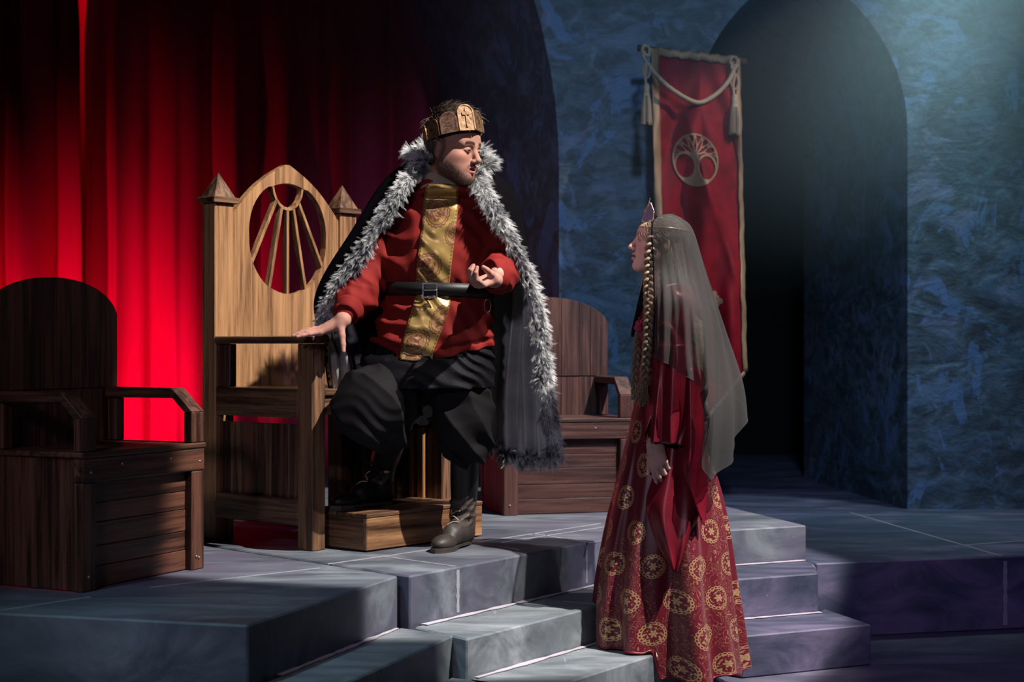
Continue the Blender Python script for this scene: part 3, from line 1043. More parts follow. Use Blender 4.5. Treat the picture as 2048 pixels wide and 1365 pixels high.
def placket_mat():
    """gold satin with scalloped purple-brown ovals and an edge braid; u across 0..1, v in metres"""
    g = G('gold_brocade_satin')
    uv = g.coord('UV')
    u, v, _ = g.sep(uv)
    cc = g.coord()
    base = g.mix(g.noise(cc, 14, 3), (0.36, 0.225, 0.06), (0.50, 0.34, 0.12))
    def oval(cu, cv, ru, rv, base):
        dx = (u - cu) / ru; dy = (v - cv) / rv
        ang = g.m('ARCTAN2', dy, dx)
        r = (dx * dx + dy * dy).sqrt()
        sc = r - (ang * 9.0).sin().abs() * 0.10
        ring = (sc - 0.90).abs() < 0.045
        ring2 = (r - 0.80).abs() < 0.03
        inner = g.noise(cc, 75, 4, 0.7, 0.8) > 0.5
        innermask = inner * (r < 0.62)
        shade = (r < 0.95) * 0.35
        b1 = g.mix(shade, base, (0.34, 0.13, 0.075))
        return g.mix((ring.max(ring2)).max(innermask) * 0.8, b1, (0.13, 0.028, 0.03))
    for cu, cv, ru, rv in ((0.42, 0.115, 0.36, 0.062), (0.95, 0.20, 0.25, 0.05), (0.30, 0.335, 0.42, 0.055), (0.92, 0.41, 0.2, 0.03),
                           (0.88, 0.55, 0.3, 0.06), (0.36, 0.645, 0.42, 0.055), (0.5, 0.735, 0.45, 0.045)):
        base = oval(cu, cv, ru, rv, base)
    e = (u - 0.5).abs()
    edge = ((e - 0.455).abs() < 0.022) * ((v * 420.0).sin() > -0.3)
    base = g.mix(edge * 0.75, base, (0.12, 0.06, 0.025))
    return g.bsdf(base, 0.33, 0.45, g.bump(g.noise(cc, 160, 2), 0.1, 0.001))


M['placket'] = placket_mat()


# ------------------------------------------------------------------ head
def make_head(male=True, open_mouth=0.004, h=0.0022):
    f = Field((-0.10, -0.14, -0.27), (0.10, 0.135, 0.15), h)
    j = 1.0 if male else 0.88
    f.add(ell((0, -0.018, 0.042), (0.077, 0.100, 0.086)), 0)
    f.add(ell((0, 0.026, -0.030), (0.060 * (0.97 if not male else 1), 0.062, 0.090)), 0.03)
    f.add(ell((0, 0.040, 0.045), (0.060, 0.048, 0.045)), 0.03)
    for s in (-1, 1):
        f.add(cap((s * 0.055 * j, -0.012, -0.052), (s * 0.020 * j, 0.060, -0.098), 0.025 * j, 0.021 * j), 0.03)
        f.add(ell((s * 0.040 * j, 0.032, -0.052), (0.024, 0.034, 0.030)), 0.03)
        f.add(ell((s * 0.042, 0.056, -0.020), (0.021, 0.020, 0.015)), 0.022)
        f.add(ell((s * 0.044, 0.030, -0.030), (0.026, 0.034, 0.034)), 0.02)
        f.add(ell((s * 0.046, 0.044, 0.034), (0.022, 0.026, 0.022)), 0.02)
        f.add(cap((s * 0.046, 0.064, 0.024), (s * 0.014, 0.082, 0.022), 0.010 if male else 0.007, 0.011 if male else 0.008), 0.016)
    f.add(ell((0, 0.072, -0.098), (0.022 * j, 0.017, 0.017)), 0.018)
    for s in (-1, 1):
        f.sub(ell((s * 0.031, 0.099, 0.003), (0.019, 0.019, 0.0125)), 0.012)
    f.add(cap((0, 0.080, 0.016), (0, 0.106, -0.028), 0.0085, 0.0115 if male else 0.0095), 0.012)
    f.add(ell((0, 0.108, -0.031), (0.0115, 0.0105, 0.0095)), 0.006)
    for s in (-1, 1):
        f.add(ell((s * 0.0115, 0.096, -0.0365), (0.0075, 0.010, 0.0075)), 0.006)
        f.sub(ell((s * 0.0065, 0.103, -0.0445), (0.0035, 0.006, 0.004)), 0.002)
    # mouth mound, lips, opening
    f.add(ell((0, 0.068, -0.060), (0.030, 0.022, 0.024)), 0.014)
    for s in (-1, 1):
        f.add(cap((s * 0.021, 0.082, -0.0605), (s * 0.004, 0.0945, -0.0555), 0.0035, 0.0052), 0.004)
        f.add(cap((s * 0.018, 0.081, -0.066 - open_mouth), (0, 0.0925, -0.0695 - open_mouth), 0.0040, 0.0062), 0.004)
    f.sub(cap((-0.017, 0.092, -0.0625 - open_mouth / 2), (0.017, 0.092, -0.0625 - open_mouth / 2), 0.0010 + open_mouth * 0.55), 0.003)
    # eyes and lids
    for s in (-1, 1):
        f.add(ell((s * 0.031, 0.0755, 0.002), (0.0122,) * 3), 0.0015)
        f.add(cap((s * 0.0445, 0.0755, 0.002), (s * 0.031, 0.0868, 0.0068), 0.0032, 0.0036), 0.003)
        f.add(cap((s * 0.031, 0.0868, 0.0068), (s * 0.0185, 0.0825, 0.003), 0.0036, 0.0026), 0.003)
        f.add(cap((s * 0.043, 0.0755, 0.000), (s * 0.031, 0.0850, -0.0050), 0.0020, 0.0024), 0.003)
        f.add(cap((s * 0.031, 0.0850, -0.0050), (s * 0.019, 0.0820, 0.000), 0.0024, 0.0020), 0.003)
    # ears
    for s in (-1, 1):
        rot = Matrix.Rotation(R(s * 22), 3, 'Z') @ Matrix.Rotation(R(-12), 3, 'X')
        f.add(ell((s * 0.078, -0.016, -0.004), (0.008, 0.019, 0.031), rot), 0.006)
        f.sub(ell((s * 0.0865, -0.012, 0.000), (0.006, 0.011, 0.019), rot), 0.004)
    nr = 0.057 if male else 0.044
    f.add(cap((0, -0.022, -0.06), (0, -0.048, -0.135 if male else -0.20), nr, nr * (0.97 if male else 1.06)), 0.025)
    V, Fc = f.mesh()
    x, y, z = V.T
    base = np.array((0.41, 0.215, 0.16)) if male else np.array((0.52, 0.31, 0.27))
    c = np.tile(base, (len(V), 1))
    def mixin(w, k):
        w = np.clip(w, 0, 1)[:, None]
        return c * (1 - w) + np.array(k) * w
    c = mixin(0.35 * np.exp(-(((np.abs(x) - 0.045) / 0.022) ** 2 + ((y - 0.06) / 0.03) ** 2 + ((z + 0.028) / 0.02) ** 2)), (0.62, 0.20, 0.16))
    c = mixin(0.35 * np.exp(-((x / 0.014) ** 2 + ((y - 0.11) / 0.016) ** 2 + ((z + 0.03) / 0.014) ** 2)), (0.62, 0.22, 0.18))
    lip = (np.abs(x) < 0.022) & (y > 0.0825) & (np.abs(z + 0.063 + open_mouth / 2) < 0.0115 + open_mouth / 2 - np.abs(x) * 0.25)
    c = mixin(lip * 0.8, (0.52, 0.13, 0.13) if male else (0.50, 0.14, 0.15))
    inm = (np.abs(x) < 0.018) & (np.abs(z + 0.0625 + open_mouth / 2) < 0.002 + open_mouth * 0.4) & (y < 0.0915) & (y > 0.07)
    c = mixin(inm * 0.9, (0.08, 0.015, 0.015))
    # brows
    bz = 0.0290 - 0.22 * np.maximum(0, np.abs(x) - 0.036) - 0.12 * np.maximum(0, 0.03 - np.abs(x))
    br = np.clip(1.9 * np.exp(-((z - bz) / 0.0056) ** 2), 0, 1) * (np.abs(x) > 0.012) * (np.abs(x) < 0.052) * (y > 0.05)
    c = mixin(br * (0.95 if male else 0.75), (0.030, 0.017, 0.011) if male else (0.16, 0.10, 0.06))
    if male:
        thr = -0.026 - 0.46 * (y + 0.010)
        jaw = sstep(thr - z, -0.008, 0.028) * sstep(y, -0.030, -0.012) * (1 - sstep(-z, 0.118, 0.140))
        side = np.exp(-((y - 0.000) / 0.011) ** 2) * sstep(np.abs(x), 0.050, 0.058) * (z < 0.045) * (z > -0.06)
        must = np.exp(-((z + 0.0475 + 0.25 * np.abs(x)) / 0.006) ** 2) * sstep(0.032 - np.abs(x), 0, 0.006) * (y > 0.066)
        gap = 1 - 0.65 * np.exp(-((np.abs(x) - 0.0) / 0.024) ** 2) * (z > -0.082) * (y > 0.06)
        w = np.clip(jaw * 0.9 * gap + side * 0.6 + must * 0.6, 0, 0.92) * (~lip)
        make_head.beard = w
        c = mixin(w * (0.78 + 0.15 * vnoise(V * 260)), (0.085, 0.048, 0.036))
        scalp = sstep(z - 0.35 * np.maximum(y, 0), 0.045, 0.06) + sstep(-y, 0.015, 0.03) * sstep(z, -0.075, -0.055)
        c = mixin(scalp, (0.06, 0.038, 0.025))
    else:
        scalp = sstep(z - 0.45 * np.maximum(y, 0), 0.03, 0.04) + sstep(-y, -0.015, 0.0) * sstep(z, -0.09, -0.07)
        c = mixin(scalp, (0.36, 0.26, 0.16))
    for s in (-1, 1):
        e = np.array((s * 0.031, 0.0755, 0.002))
        d = V - e
        r = np.linalg.norm(d, axis=1)
        on = (r < 0.0129) & (y > 0.078) & (np.abs(z - 0.0005) < 0.0052)
        c = mixin(on * 1.0, (0.36, 0.31, 0.29))
        gz = np.array((0.10, 1, -0.02)); gz /= np.linalg.norm(gz)
        ca = (d @ gz) / np.maximum(r, 1e-6)
        c = mixin(on * sstep(ca, 0.80, 0.86), (0.03, 0.02, 0.014))
        c = mixin(on * (z > 0.004) * 0.8, (0.06, 0.03, 0.025))
    lid = np.zeros(len(V))
    for s in (-1, 1):
        lid += np.exp(-(((x - s * 0.031) / 0.013) ** 2 + ((z - 0.0040) / 0.0022) ** 2)) * (y > 0.078)
    c = mixin(lid * 0.6, (0.10, 0.045, 0.035))
    if not male: V = flat_top(V)
    return V, Fc, np.clip(c, 0, 1)


def flat_top(V):
    V = V.copy(); z = V[..., 2]
    V[..., 2] = np.where(z > 0.01, 0.01 + (z - 0.01) * 0.76, z)
    y = V[..., 1]
    V[..., 1] = np.where(y < 0, y * 0.86, y)
    return V


def hand_prims(Mw, side, curls, thumb, scale=1.0, stub=0.03):
    """capsules of a hand; local: wrist at origin, +Y to the fingers, +X to the thumb side, +Z back of the hand.
    curls: four (mcp, pip, dip, spread) in degrees, index first; thumb: (out, fwd, bend, drop)"""
    out = []
    S = scale
    tp = lambda p: np.array(Mw @ Vector((p[0] * S * side, p[1] * S, p[2] * S)))
    def C(a, b, ra, rb, k=0.006): out.append((cap(tp(a), tp(b), ra * S, rb * S), k))
    bases = [(0.027, 0.092, 0.002), (0.008, 0.096, 0.004), (-0.011, 0.091, 0.002), (-0.028, 0.082, -0.003)]
    lens = [(0.043, 0.026, 0.021), (0.047, 0.030, 0.022), (0.043, 0.028, 0.021), (0.034, 0.021, 0.019)]
    rad = [(0.0100, 0.0092, 0.0080, 0.0066), (0.0102, 0.0094, 0.0082, 0.0068), (0.0098, 0.0090, 0.0078, 0.0064), (0.0086, 0.0078, 0.0068, 0.0058)]
    C((0.004, -stub, 0), (0.002, 0.0, 0), 0.029, 0.026, 0.0)
    C((-0.006, -stub, 0), (-0.004, 0.0, 0), 0.027, 0.024, 0.01)
    for (bx, by, bz) in bases:
        C((bx * 0.45, 0.010, 0.0), (bx, by, bz), 0.0175, 0.0115, 0.012)
    C((0.018, 0.03, -0.010), (0.020, 0.07, -0.008), 0.014, 0.010, 0.012)
    C((-0.022, 0.02, -0.010), (-0.024, 0.065, -0.008), 0.013, 0.010, 0.012)
    for i in range(4):
        m_, p_, d_, sp = curls[i]
        pos = np.array(bases[i], float); a = 0.0
        for kk, (bend, L) in enumerate(zip((m_, p_, d_), lens[i])):
            a += R(bend)
            d = np.array((math.sin(R(sp)) * math.cos(a), math.cos(R(sp)) * math.cos(a), -math.sin(a)))
            q = pos + d * L
            C(pos, q, rad[i][kk], rad[i][kk + 1], 0.004 if kk else 0.008)
            pos = q
    o_, f_, b_, dr = [R(v) for v in thumb]
    p0 = np.array((0.020, 0.016, -0.006))
    d0 = np.array((math.sin(o_), math.cos(o_) * math.cos(dr), -math.sin(dr)))
    d0 /= np.linalg.norm(d0)
    p1 = p0 + d0 * 0.044
    ax = np.array((-math.sin(f_), math.cos(f_), 0))
    d1 = d0 + ax * math.tan(b_ * 0.5); d1 /= np.linalg.norm(d1)
    p2 = p1 + d1 * 0.034
    d2 = d1 + ax * math.tan(b_ * 0.6); d2 /= np.linalg.norm(d2)
    p3 = p2 + d2 * 0.026
    C(p0, p1, 0.0165, 0.0125, 0.014); C(p1, p2, 0.0120, 0.0102, 0.006); C(p2, p3, 0.0104, 0.0078, 0.003)
    return out


def hand_mesh(prims, base=(0.46, 0.235, 0.185), h=0.0019):
    lo = np.min([p[0][1] for p in prims], axis=0) - 0.01
    hi = np.max([p[0][2] for p in prims], axis=0) + 0.01
    f = Field(lo, hi, h)
    for p, k in prims: f.add(p, k)
    V, Fc = f.mesh()
    c = np.tile(np.array(base), (len(V), 1)) * (1 + 0.10 * vnoise(V * 60)[:, None])
    return V, Fc, np.clip(c, 0, 1)


def joined(name, parts, mat, parent=None, org=None, smooth=True):
    V, Fs, Cs, n = [], [], [], 0
    for v, f, c in parts:
        V.append(v); Fs.append(f + n); Cs.append(c); n += len(v)
    o = mk(name, np.vstack(V), np.vstack(Fs), mat, parent, smooth, org)
    col_attr(o, np.vstack(Cs))
    return o


def strand_obj(name, paths, radii, cols, mat, parent, org, sides=3, kind=None):
    v, f = strands(paths, radii, sides)
    o = mk(name, v, f, mat, parent, True, org)
    N, k, _ = np.asarray(paths).shape
    col_attr(o, np.repeat(np.asarray(cols).reshape(N * k, 3), sides, axis=0))
    if kind: o['kind'] = kind
    return o


def frame(fwd, up=(0, 0, 1), loc=(0, 0, 0), scale=1.0):
    """matrix whose +Y is fwd and +Z close to up"""
    y = Vector(fwd).normalized(); x = y.cross(Vector(up)).normalized(); z = x.cross(y)
    m = Matrix((x, y, z)).transposed().to_4x4()
    return Matrix.Translation(Vector(loc)) @ m @ Matrix.Scale(scale, 4)


def xf(Mw, V):
    A = np.array(Mw)
    return V @ A[:3, :3].T + A[:3, 3]


def strand_curl(root, d0, length, n, rs, wild=0.3, grav=0.0, bend=None):
    """n-point hair paths from roots (N,3), initial directions (N,3)"""
    N = len(root)
    L = np.broadcast_to(np.asarray(length, float).reshape(-1, 1), (N, 1))
    d = d0 / (np.linalg.norm(d0, axis=1, keepdims=True) + 1e-9)
    P = [root]
    w = rs.normal(0, wild, (N, 3))
    for i in range(1, n):
        d = d + w / n + np.array((0, 0, -grav / n))
        if bend is not None: d = d + bend / n
        d = d / np.linalg.norm(d, axis=1, keepdims=True)
        P.append(P[-1] + d * L / (n - 1))
    return np.stack(P, 1)


def mesh_normals(V, F):
    n = np.zeros_like(V)
    fn = np.cross(V[F[:, 2]] - V[F[:, 0]], V[F[:, 3]] - V[F[:, 1]])
    for k in range(4): np.add.at(n, F[:, k], fn)
    return n / (np.linalg.norm(n, axis=1, keepdims=True) + 1e-12)


def tuft(path, n_clump, per, outdir, length, width, dn, rs, front=(0, -1, 0), root_c=(0.040, 0.055, 0.066), tip_c=(1.0, 1.0, 1.0), thick=1.0):
    """clumped fur along a path: paths, radii, colours"""
    k = len(path)
    t = rs.uniform(0, k - 1.001, n_clump); i = t.astype(int); f = (t - i)[:, None]
    p = path[i] * (1 - f) + path[i + 1] * f
    tg = np.gradient(path, axis=0)[i]; tg /= np.linalg.norm(tg, axis=1, keepdims=True) + 1e-9
    o = outdir(p, t / (k - 1)); o = o / (np.linalg.norm(o, axis=1, keepdims=True) + 1e-9)
    ww = rs.uniform(-1, 1, (n_clump, 1))
    fr = np.array(front, float)
    rt = p + o * ww * width + fr * rs.uniform(-0.004, 0.012, (n_clump, 1))
    big = vnoise(np.stack([t * 0.22, ww[:, 0] * 1.5, np.zeros(n_clump)], 1))[:, None]
    d = o * (0.35 + 0.75 * ww) + fr * rs.uniform(0.15, 0.55, (n_clump, 1)) + tg * (dn + 0.5 * big) + o * big * 0.5 + rs.normal(0, .16, (n_clump, 3))
    L = length * rs.uniform(0.7, 1.3, n_clump)
    ctr = strand_curl(rt, d, L, 6, rs, 0.55, 0.45)
    wav = np.sin(np.linspace(0, 5.0, 6)[None, :] + rs.uniform(0, 6, (n_clump, 1))) * np.linspace(0, 1, 6)[None, :] * 0.0045
    ctr = ctr + o[:, None, :] * wav[..., None]
    lightness = np.clip(0.5 + 0.75 * big + rs.normal(0, .22, (n_clump, 1)), 0, 1)
    P = np.repeat(ctr, per, 0)
    spread = rs.normal(0, 1, (n_clump * per, 1, 3)) * np.array([0.0045, 0.0042, 0.0036, 0.0030, 0.0026, 0.0030])[None, :, None]
    P = P + spread
    m = n_clump * per
    rad = np.array([1, 1, .85, .65, .4, .12])[None] * rs.uniform(0.0005, 0.0010, (m, 1)) * thick
    lg = np.repeat(lightness, per, 0)
    mixv = np.clip(np.linspace(-0.25, 1.0, 6)[None, :] * 0.9 + (lg - 0.42) * 1.1 + rs.normal(0, .12, (m, 1)), 0, 1)[..., None]
    return P, rad, np.array(root_c) + (np.array(tip_c) - np.array(root_c)) * mixv

# ------------------------------------------------------------------ the king
def king():
    K = lambda px, py, dd=0.0: np.array(PX(px, py, 6.5 + dd))
    rs = np.random.default_rng(11)
    base = np.array((-0.33, 6.55, ZP))
    # --- head frame
    fw = Vector((math.sin(R(58)), -math.cos(R(58)), -0.13))
    HM = frame(fw, (0.03, 0, 1), PX(909, 301, 6.40), 1.10)
    V, Fc, c = make_head(True, 0.005)
    HV, HN, bw = V, mesh_normals(V, Fc), make_head.beard
    head = (xf(HM, V), Fc, c)
    # --- hands
    Mr = frame((-0.88, -0.02, -0.42), (-0.36, -0.40, 0.85), K(686, 640, -0.17))
    hr = hand_mesh(hand_prims(Mr, -1, [(-22, 4, 2, 10), (-20, 6, 4, 3), (-18, 8, 6, -5), (-14, 10, 8, -12)], (52, 20, 6, 62), 1.06, 0.0) + [(cap(K(686, 640, -.17), K(704, 602, -.09), .027, .034), .012)])
    Ml = frame((-0.62, -0.75, -0.20), (-0.28, -0.30, -0.85), K(988, 560, -0.25))
    hl = hand_mesh(hand_prims(Ml, 1, [(34, 52, 34, 2), (40, 56, 36, 0), (46, 58, 38, -2), (52, 56, 38, -5)], (16, 80, 10, 34), 1.06, 0.0) + [(cap(K(988, 560, -.25), K(1004, 549, -.12), .027, .034), .012)])
    # --- trunk and limbs (under the clothes)
    f = Field((-0.85, 6.2, 0.5), (0.12, 6.95, 2.05), 0.010)
    f.add(cap(K(890, 352, 0.0), K(890, 400, 0.03), 0.055, 0.075), 0)
    f.add(ell(K(886, 450, 0.03), (0.17, 0.10, 0.17)), 0.04)
    f.add(ell(K(880, 560, 0.02), (0.16, 0.11, 0.16)), 0.05)
    f.add(ell(K(862, 690, 0.04), (0.17, 0.11, 0.12)), 0.05)
    sh_r, el_r, wr_r = K(805, 402, 0.03), K(735, 530, 0.06), K(688, 628, -0.14)
    sh_l, el_l, wr_l = K(968, 404, 0.03), K(1012, 540, 0.03), K(994, 548, -0.24)
    for a, b, r0, r1 in ((sh_r, el_r, .05, .042), (el_r, wr_r, .042, .03), (sh_l, el_l, .05, .042), (el_l, wr_l, .042, .03)):
        f.add(cap(a, b, r0, r1), 0.03)
    hl_, tl_ = gp(938, 1088, ZP), gp(872, 1108, ZP)
    hr_, tr_ = gp(785, 1010, ZP + 0.154), gp(664, 1021, ZP + 0.154)
    ank = lambda h_, t_, z_: h_ + (t_ - h_) / np.linalg.norm(t_ - h_) * 0.056 + np.array((0, 0, z_))
    for hip, kn, an in ((K(815, 720, .04), K(783, 880, .04), ank(hr_, tr_, .10)), (K(910, 720, .04), K(930, 905, .03), ank(hl_, tl_, .10))):
        f.add(cap(hip, kn, .075, .040), 0.04); f.add(cap(kn, an, .032, .024), 0.02)
    V, Fc = f.mesh()
    body = (V, Fc, np.tile(np.array((0.6, 0.33, 0.26)), (len(V), 1)))
    root = joined('person', [head, body, hr, hl], M['skin'], None, base)
    root.location = base
    tag(root, 'bearded man in crown, red tunic and fur-edged black cape leaning on the throne arm', 'person')

    # --- hair and beard
    n = 9000
    th = rs.uniform(0, 2 * math.pi, n); ph = np.arccos(rs.uniform(-0.35, 1, n))
    e = np.stack([np.sin(ph) * np.cos(th), np.sin(ph) * np.sin(th), np.cos(ph)], 1)
    rt = e * np.array((0.077, 0.100, 0.086)) + np.array((0, -0.018, 0.042))
    keep = (((rt[:, 2] > 0.088 + 0.25 * np.maximum(rt[:, 1], 0)) & ((rt[:, 1] < 0.015) & (rt[:, 2] > 0))) | ((rt[:, 1] < -0.02) & (rt[:, 2] > -0.06)))
    keep &= ~((np.abs(rt[:, 0]) > 0.055) & (rt[:, 1] > -0.050) & (rt[:, 2] < 0.035))
    rt, e = rt[keep], e[keep]
    rt = rt * np.array((1.0, 1.0, 1.0)) + e * 0.002
    topw = np.clip((rt[:, 2] - 0.080) / 0.035, 0, 1)[:, None]
    rt = rt + e * topw * rs.uniform(0, 0.030, (len(rt), 1))
    whorl = np.array((0.015, -0.085, 0.10))
    flow = rt - whorl; flow -= e * (flow * e).sum(1, keepdims=True)
    flow /= np.linalg.norm(flow, axis=1, keepdims=True) + 1e-6
    lift = 0.38 * topw + 0.10
    d0 = flow * 0.9 + e * lift + rs.normal(0, .13, e.shape) + 0.35 * vnoise(rt * 45)[:, None] * np.array((1.0, 0.2, 0.3))
    L = 0.030 + 0.026 * topw[:, 0] + rs.uniform(0, .014, len(rt))
    P = strand_curl(rt, d0, L, 6, rs, 0.35, 0.0, bend=flow * 0.6 - e * 0.8)
    rad = np.array([1, 1, .9, .75, .5, .2])[None] * rs.uniform(0.0009, 0.0016, (len(rt), 1))
    tone = (rs.uniform(0.45, 1.3, (len(rt), 1, 1)) + 0.5 * np.clip(vnoise(rt * 70), 0, 1)[:, None, None]) * np.linspace(0.7, 1.35, 6)[None, :, None]
    cols = np.array((0.12, 0.088, 0.066)) * tone
    strand_obj('hair', xf(HM, P.reshape(-1, 3)).reshape(P.shape), rad, cols, M['hair'], root, base)
    w = bw * (0.25 + 0.75 * rs.uniform(0, 1, len(bw)))
    pick = np.argsort(-(w + rs.uniform(-.5, .5, len(w))))[:3000]
    pick = pick[bw[pick] > 0.25]
    P = strand_curl(HV[pick], HN[pick] * 0.8 + np.array((0, 0.05, -1.0)) + rs.normal(0, .25, (len(pick), 3)), rs.uniform(0.003, 0.0075, len(pick)), 4, rs, 0.5)
    rad = np.linspace(1, 0.3, 4)[None] * np.full((len(P), 1), 0.00045)
    cols = np.array((0.075, 0.042, 0.028)) * rs.uniform(0.4, 1.7, (len(P), 1, 1)) * np.ones((1, 4, 1))
    strand_obj('beard', xf(HM, P.reshape(-1, 3)).reshape(P.shape), rad, cols, M['hair'], root, base)

    # --- crown: ring of arched plates
    CM = HM @ Matrix.Translation((0.004, -0.004, 0.050)) @ Matrix.Rotation(R(20), 4, 'Z') @ Matrix.Rotation(R(17), 4, 'X') @ Matrix.Rotation(R(-4), 4, 'Y') @ Matrix.Rotation(R(-50), 4, 'Z')
    def ringpt(a, z, r=1.0): return Vector((0.096 * r * math.sin(a), 0.112 * r * math.cos(a) - 0.006, z))
    band = []
    m_ = 48
    vv, ff = [], []
    for i in range(m_):
        a = 2 * math.pi * i / m_
        for r, z in ((1.0, -0.006), (1.03, -0.006), (1.03, 0.008), (1.0, 0.008)):
            vv.append(CM @ ringpt(a, z, r))
    for i in range(m_):
        for q in range(4):
            j = (i + 1) % m_
            ff.append((i * 4 + q, i * 4 + (q + 1) % 4, j * 4 + (q + 1) % 4, j * 4 + q))
    crown = mk('crown', np.array(vv), ff, M['gold'], root, True, base)
    crown['label'] = 'antique gold crown of arched plates with a cross on the front plate'
    npan = 10
    for i in range(npan):
        a = 2 * math.pi * i / npan
        k = min(i, npan - i)
        h = (0.090, 0.070, 0.060, 0.056, 0.052, 0.05)[k]
        w = 0.0655
        ctr = ringpt(a, 0.0, 1.035)
        out = Vector((math.sin(a) / 0.090, math.cos(a) / 0.112, 0)).normalized()
        lean = (out + Vector((0, 0, 0.0))).normalized()
        tx = Vector((0, 0, 1)).cross(lean).normalized()
        PM = CM @ Matrix.Translation(ctr) @ Matrix((tx, Vector((0, 0, 1)), lean)).transposed().to_4x4()
        bm = bmesh.new()
        def plate(pts, z0, z1):
            lo = [bm.verts.new((p[0], p[1], z0)) for p in pts]; hi = [bm.verts.new((p[0], p[1], z1)) for p in pts]
            q = len(pts)
            bm.faces.new(hi); bm.faces.new(lo[::-1])
            for t in range(q): bm.faces.new((lo[t], lo[(t + 1) % q], hi[(t + 1) % q], hi[t]))
        def arch(w, h, y0=0.0, n=14):
            r = w / 2
            return [(r, y0)] + [(r * math.cos(math.pi * t / n), h - r + r * math.sin(math.pi * t / n)) for t in range(n + 1)] + [(-r, y0)]
        plate(arch(w, h, -0.006), 0, 0.0022)
        o_, i_ = arch(w, h, -0.006), arch(w - 0.010, h - 0.005, 0.0)
        nn = len(o_)
        A = [bm.verts.new((p[0], p[1], 0.0046)) for p in o_]; B = [bm.verts.new((p[0], p[1], 0.0046)) for p in i_]
        A0 = [bm.verts.new((p[0], p[1], 0.002)) for p in o_]; B0_ = [bm.verts.new((p[0], p[1], 0.002)) for p in i_]
        for t in range(nn - 1):
            bm.faces.new((A[t], A[t + 1], B[t + 1], B[t])); bm.faces.new((A0[t], A0[t + 1], A[t + 1], A[t])); bm.faces.new((B[t], B[t + 1], B0_[t + 1], B0_[t]))
        if k == 0:
            for pts in ([(-.0032, .006), (.0032, .006), (.0020, .074), (0, .080), (-.0020, .074)], [(-.014, .050), (.014, .050), (.016, .058), (.014, .062), (-.014, .062), (-.016, .058)]):
                plate(pts, 0.002, 0.0062)
        elif k == 2:
            for t in range(3):
                an = math.pi / 2 + t * 2 * math.pi / 3
                cx_, cy_ = 0.0075 * math.cos(an), 0.028 + 0.0075 * math.sin(an)
                for s in range(12):
                    t0, t1 = 2 * math.pi * s / 12, 2 * math.pi * (s + 1) / 12
                    plate([(cx_ + .0095 * math.cos(t0), cy_ + .0095 * math.sin(t0)), (cx_ + .0095 * math.cos(t1), cy_ + .0095 * math.sin(t1)),
                           (cx_ + .0072 * math.cos(t1), cy_ + .0072 * math.sin(t1)), (cx_ + .0072 * math.cos(t0), cy_ + .0072 * math.sin(t0))], 0.002, 0.0045)
        else:
            for s in range(16):
                t0 = s * 0.75
                r0 = 0.003 + 0.0009 * s
                q = (r0 * math.cos(t0), 0.030 + 1.25 * r0 * math.sin(t0))
                plate([(q[0] + .0035 * math.cos(t0 + u), q[1] + .0035 * math.sin(t0 + u)) for u in (0, 1.4, 2.9, 4.4)], 0.002, 0.0042)
        bmesh.ops.transform(bm, matrix=PM, verts=bm.verts)
        from_bm('crown_plate', bm, M['gold'], crown, org=base)

    # --- tunic
    def srow(py, l, r, b, dd=0.02):
        D = 6.5 + dd
        p0, p1 = PX(l, py, D), PX(r, py, D)
        return (p0.z, (p0.x + p1.x) / 2, D, (p1.x - p0.x) / 2, b)
    trunk = [srow(725, 737, 990, .165), srow(690, 740, 990, .168), srow(650, 752, 988, .168), srow(615, 764, 986, .162), srow(590, 770, 982, .150),
             srow(576, 772, 980, .146), srow(560, 768, 986, .158), srow(530, 770, 988, .168), srow(480, 776, 990, .160), srow(430, 784, 992, .142),
             srow(402, 800, 985, .115), srow(388, 822, 962, .130, -.02), srow(376, 834, 950, .112, -.035), srow(362, 842, 940, .098, -.045)]
    f = Field((-0.86, 6.15, 1.24), (0.16, 6.80, 2.04), 0.0042)
    f.add(stack(trunk, 80), 0)
    f.add(cap(K(812, 408, .03), K(962, 408, .03), 0.07), 0.05)
    # sleeves, full, gathered at the cuffs
    f.add(cap(K(812, 415, .03), K(745, 525, .06), 0.088, 0.095), 0.03)
    f.add(cap(K(745, 525, .06), K(712, 590, -.04), 0.095, 0.088), 0.04)
    f.add(cap(K(712, 590, -.04), K(692, 626, -.135), 0.085, 0.050), 0.03)
    f.add(cap(K(965, 415, .03), K(1003, 520, .0), 0.088, 0.082), 0.03)
    f.add(cap(K(1003, 525, .0), K(996, 548, -.15), 0.082, 0.072), 0.03)
    f.add(cap(K(996, 548, -.15), K(998, 549, -.18), 0.070, 0.055), 0.02)
    # drape hanging below the left forearm
    f.add(cap(K(1010, 552, -.03), K(1002, 562, -.13), 0.060, 0.050), 0.03)
    # hem line, lower at the centre front
    z_l, z_c, z_r = K(735, 678)[2], K(835, 722)[2], K(988, 694)[2]
    xl, xc, xr = K(735, 700)[0], K(835, 700)[0], K(988, 700)[0]
    def hemf(x, y, z):
        hz = np.where(x < xc, z_c + (z_l - z_c) * np.clip((xc - x) / (xc - xl), 0, 1.2) ** 1.5, z_c + (z_r - z_c) * np.clip((x - xc) / (xr - xc), 0, 1.2) ** 1.3)
        return z - hz
    f.sub((hemf, (-0.86, 6.1, 1.2), (0.16, 6.9, 1.42)), 0.004)
    zb = K(0, 580)[2]
    arm_r = (K(745, 525, .06), K(693, 622, -.11)); 
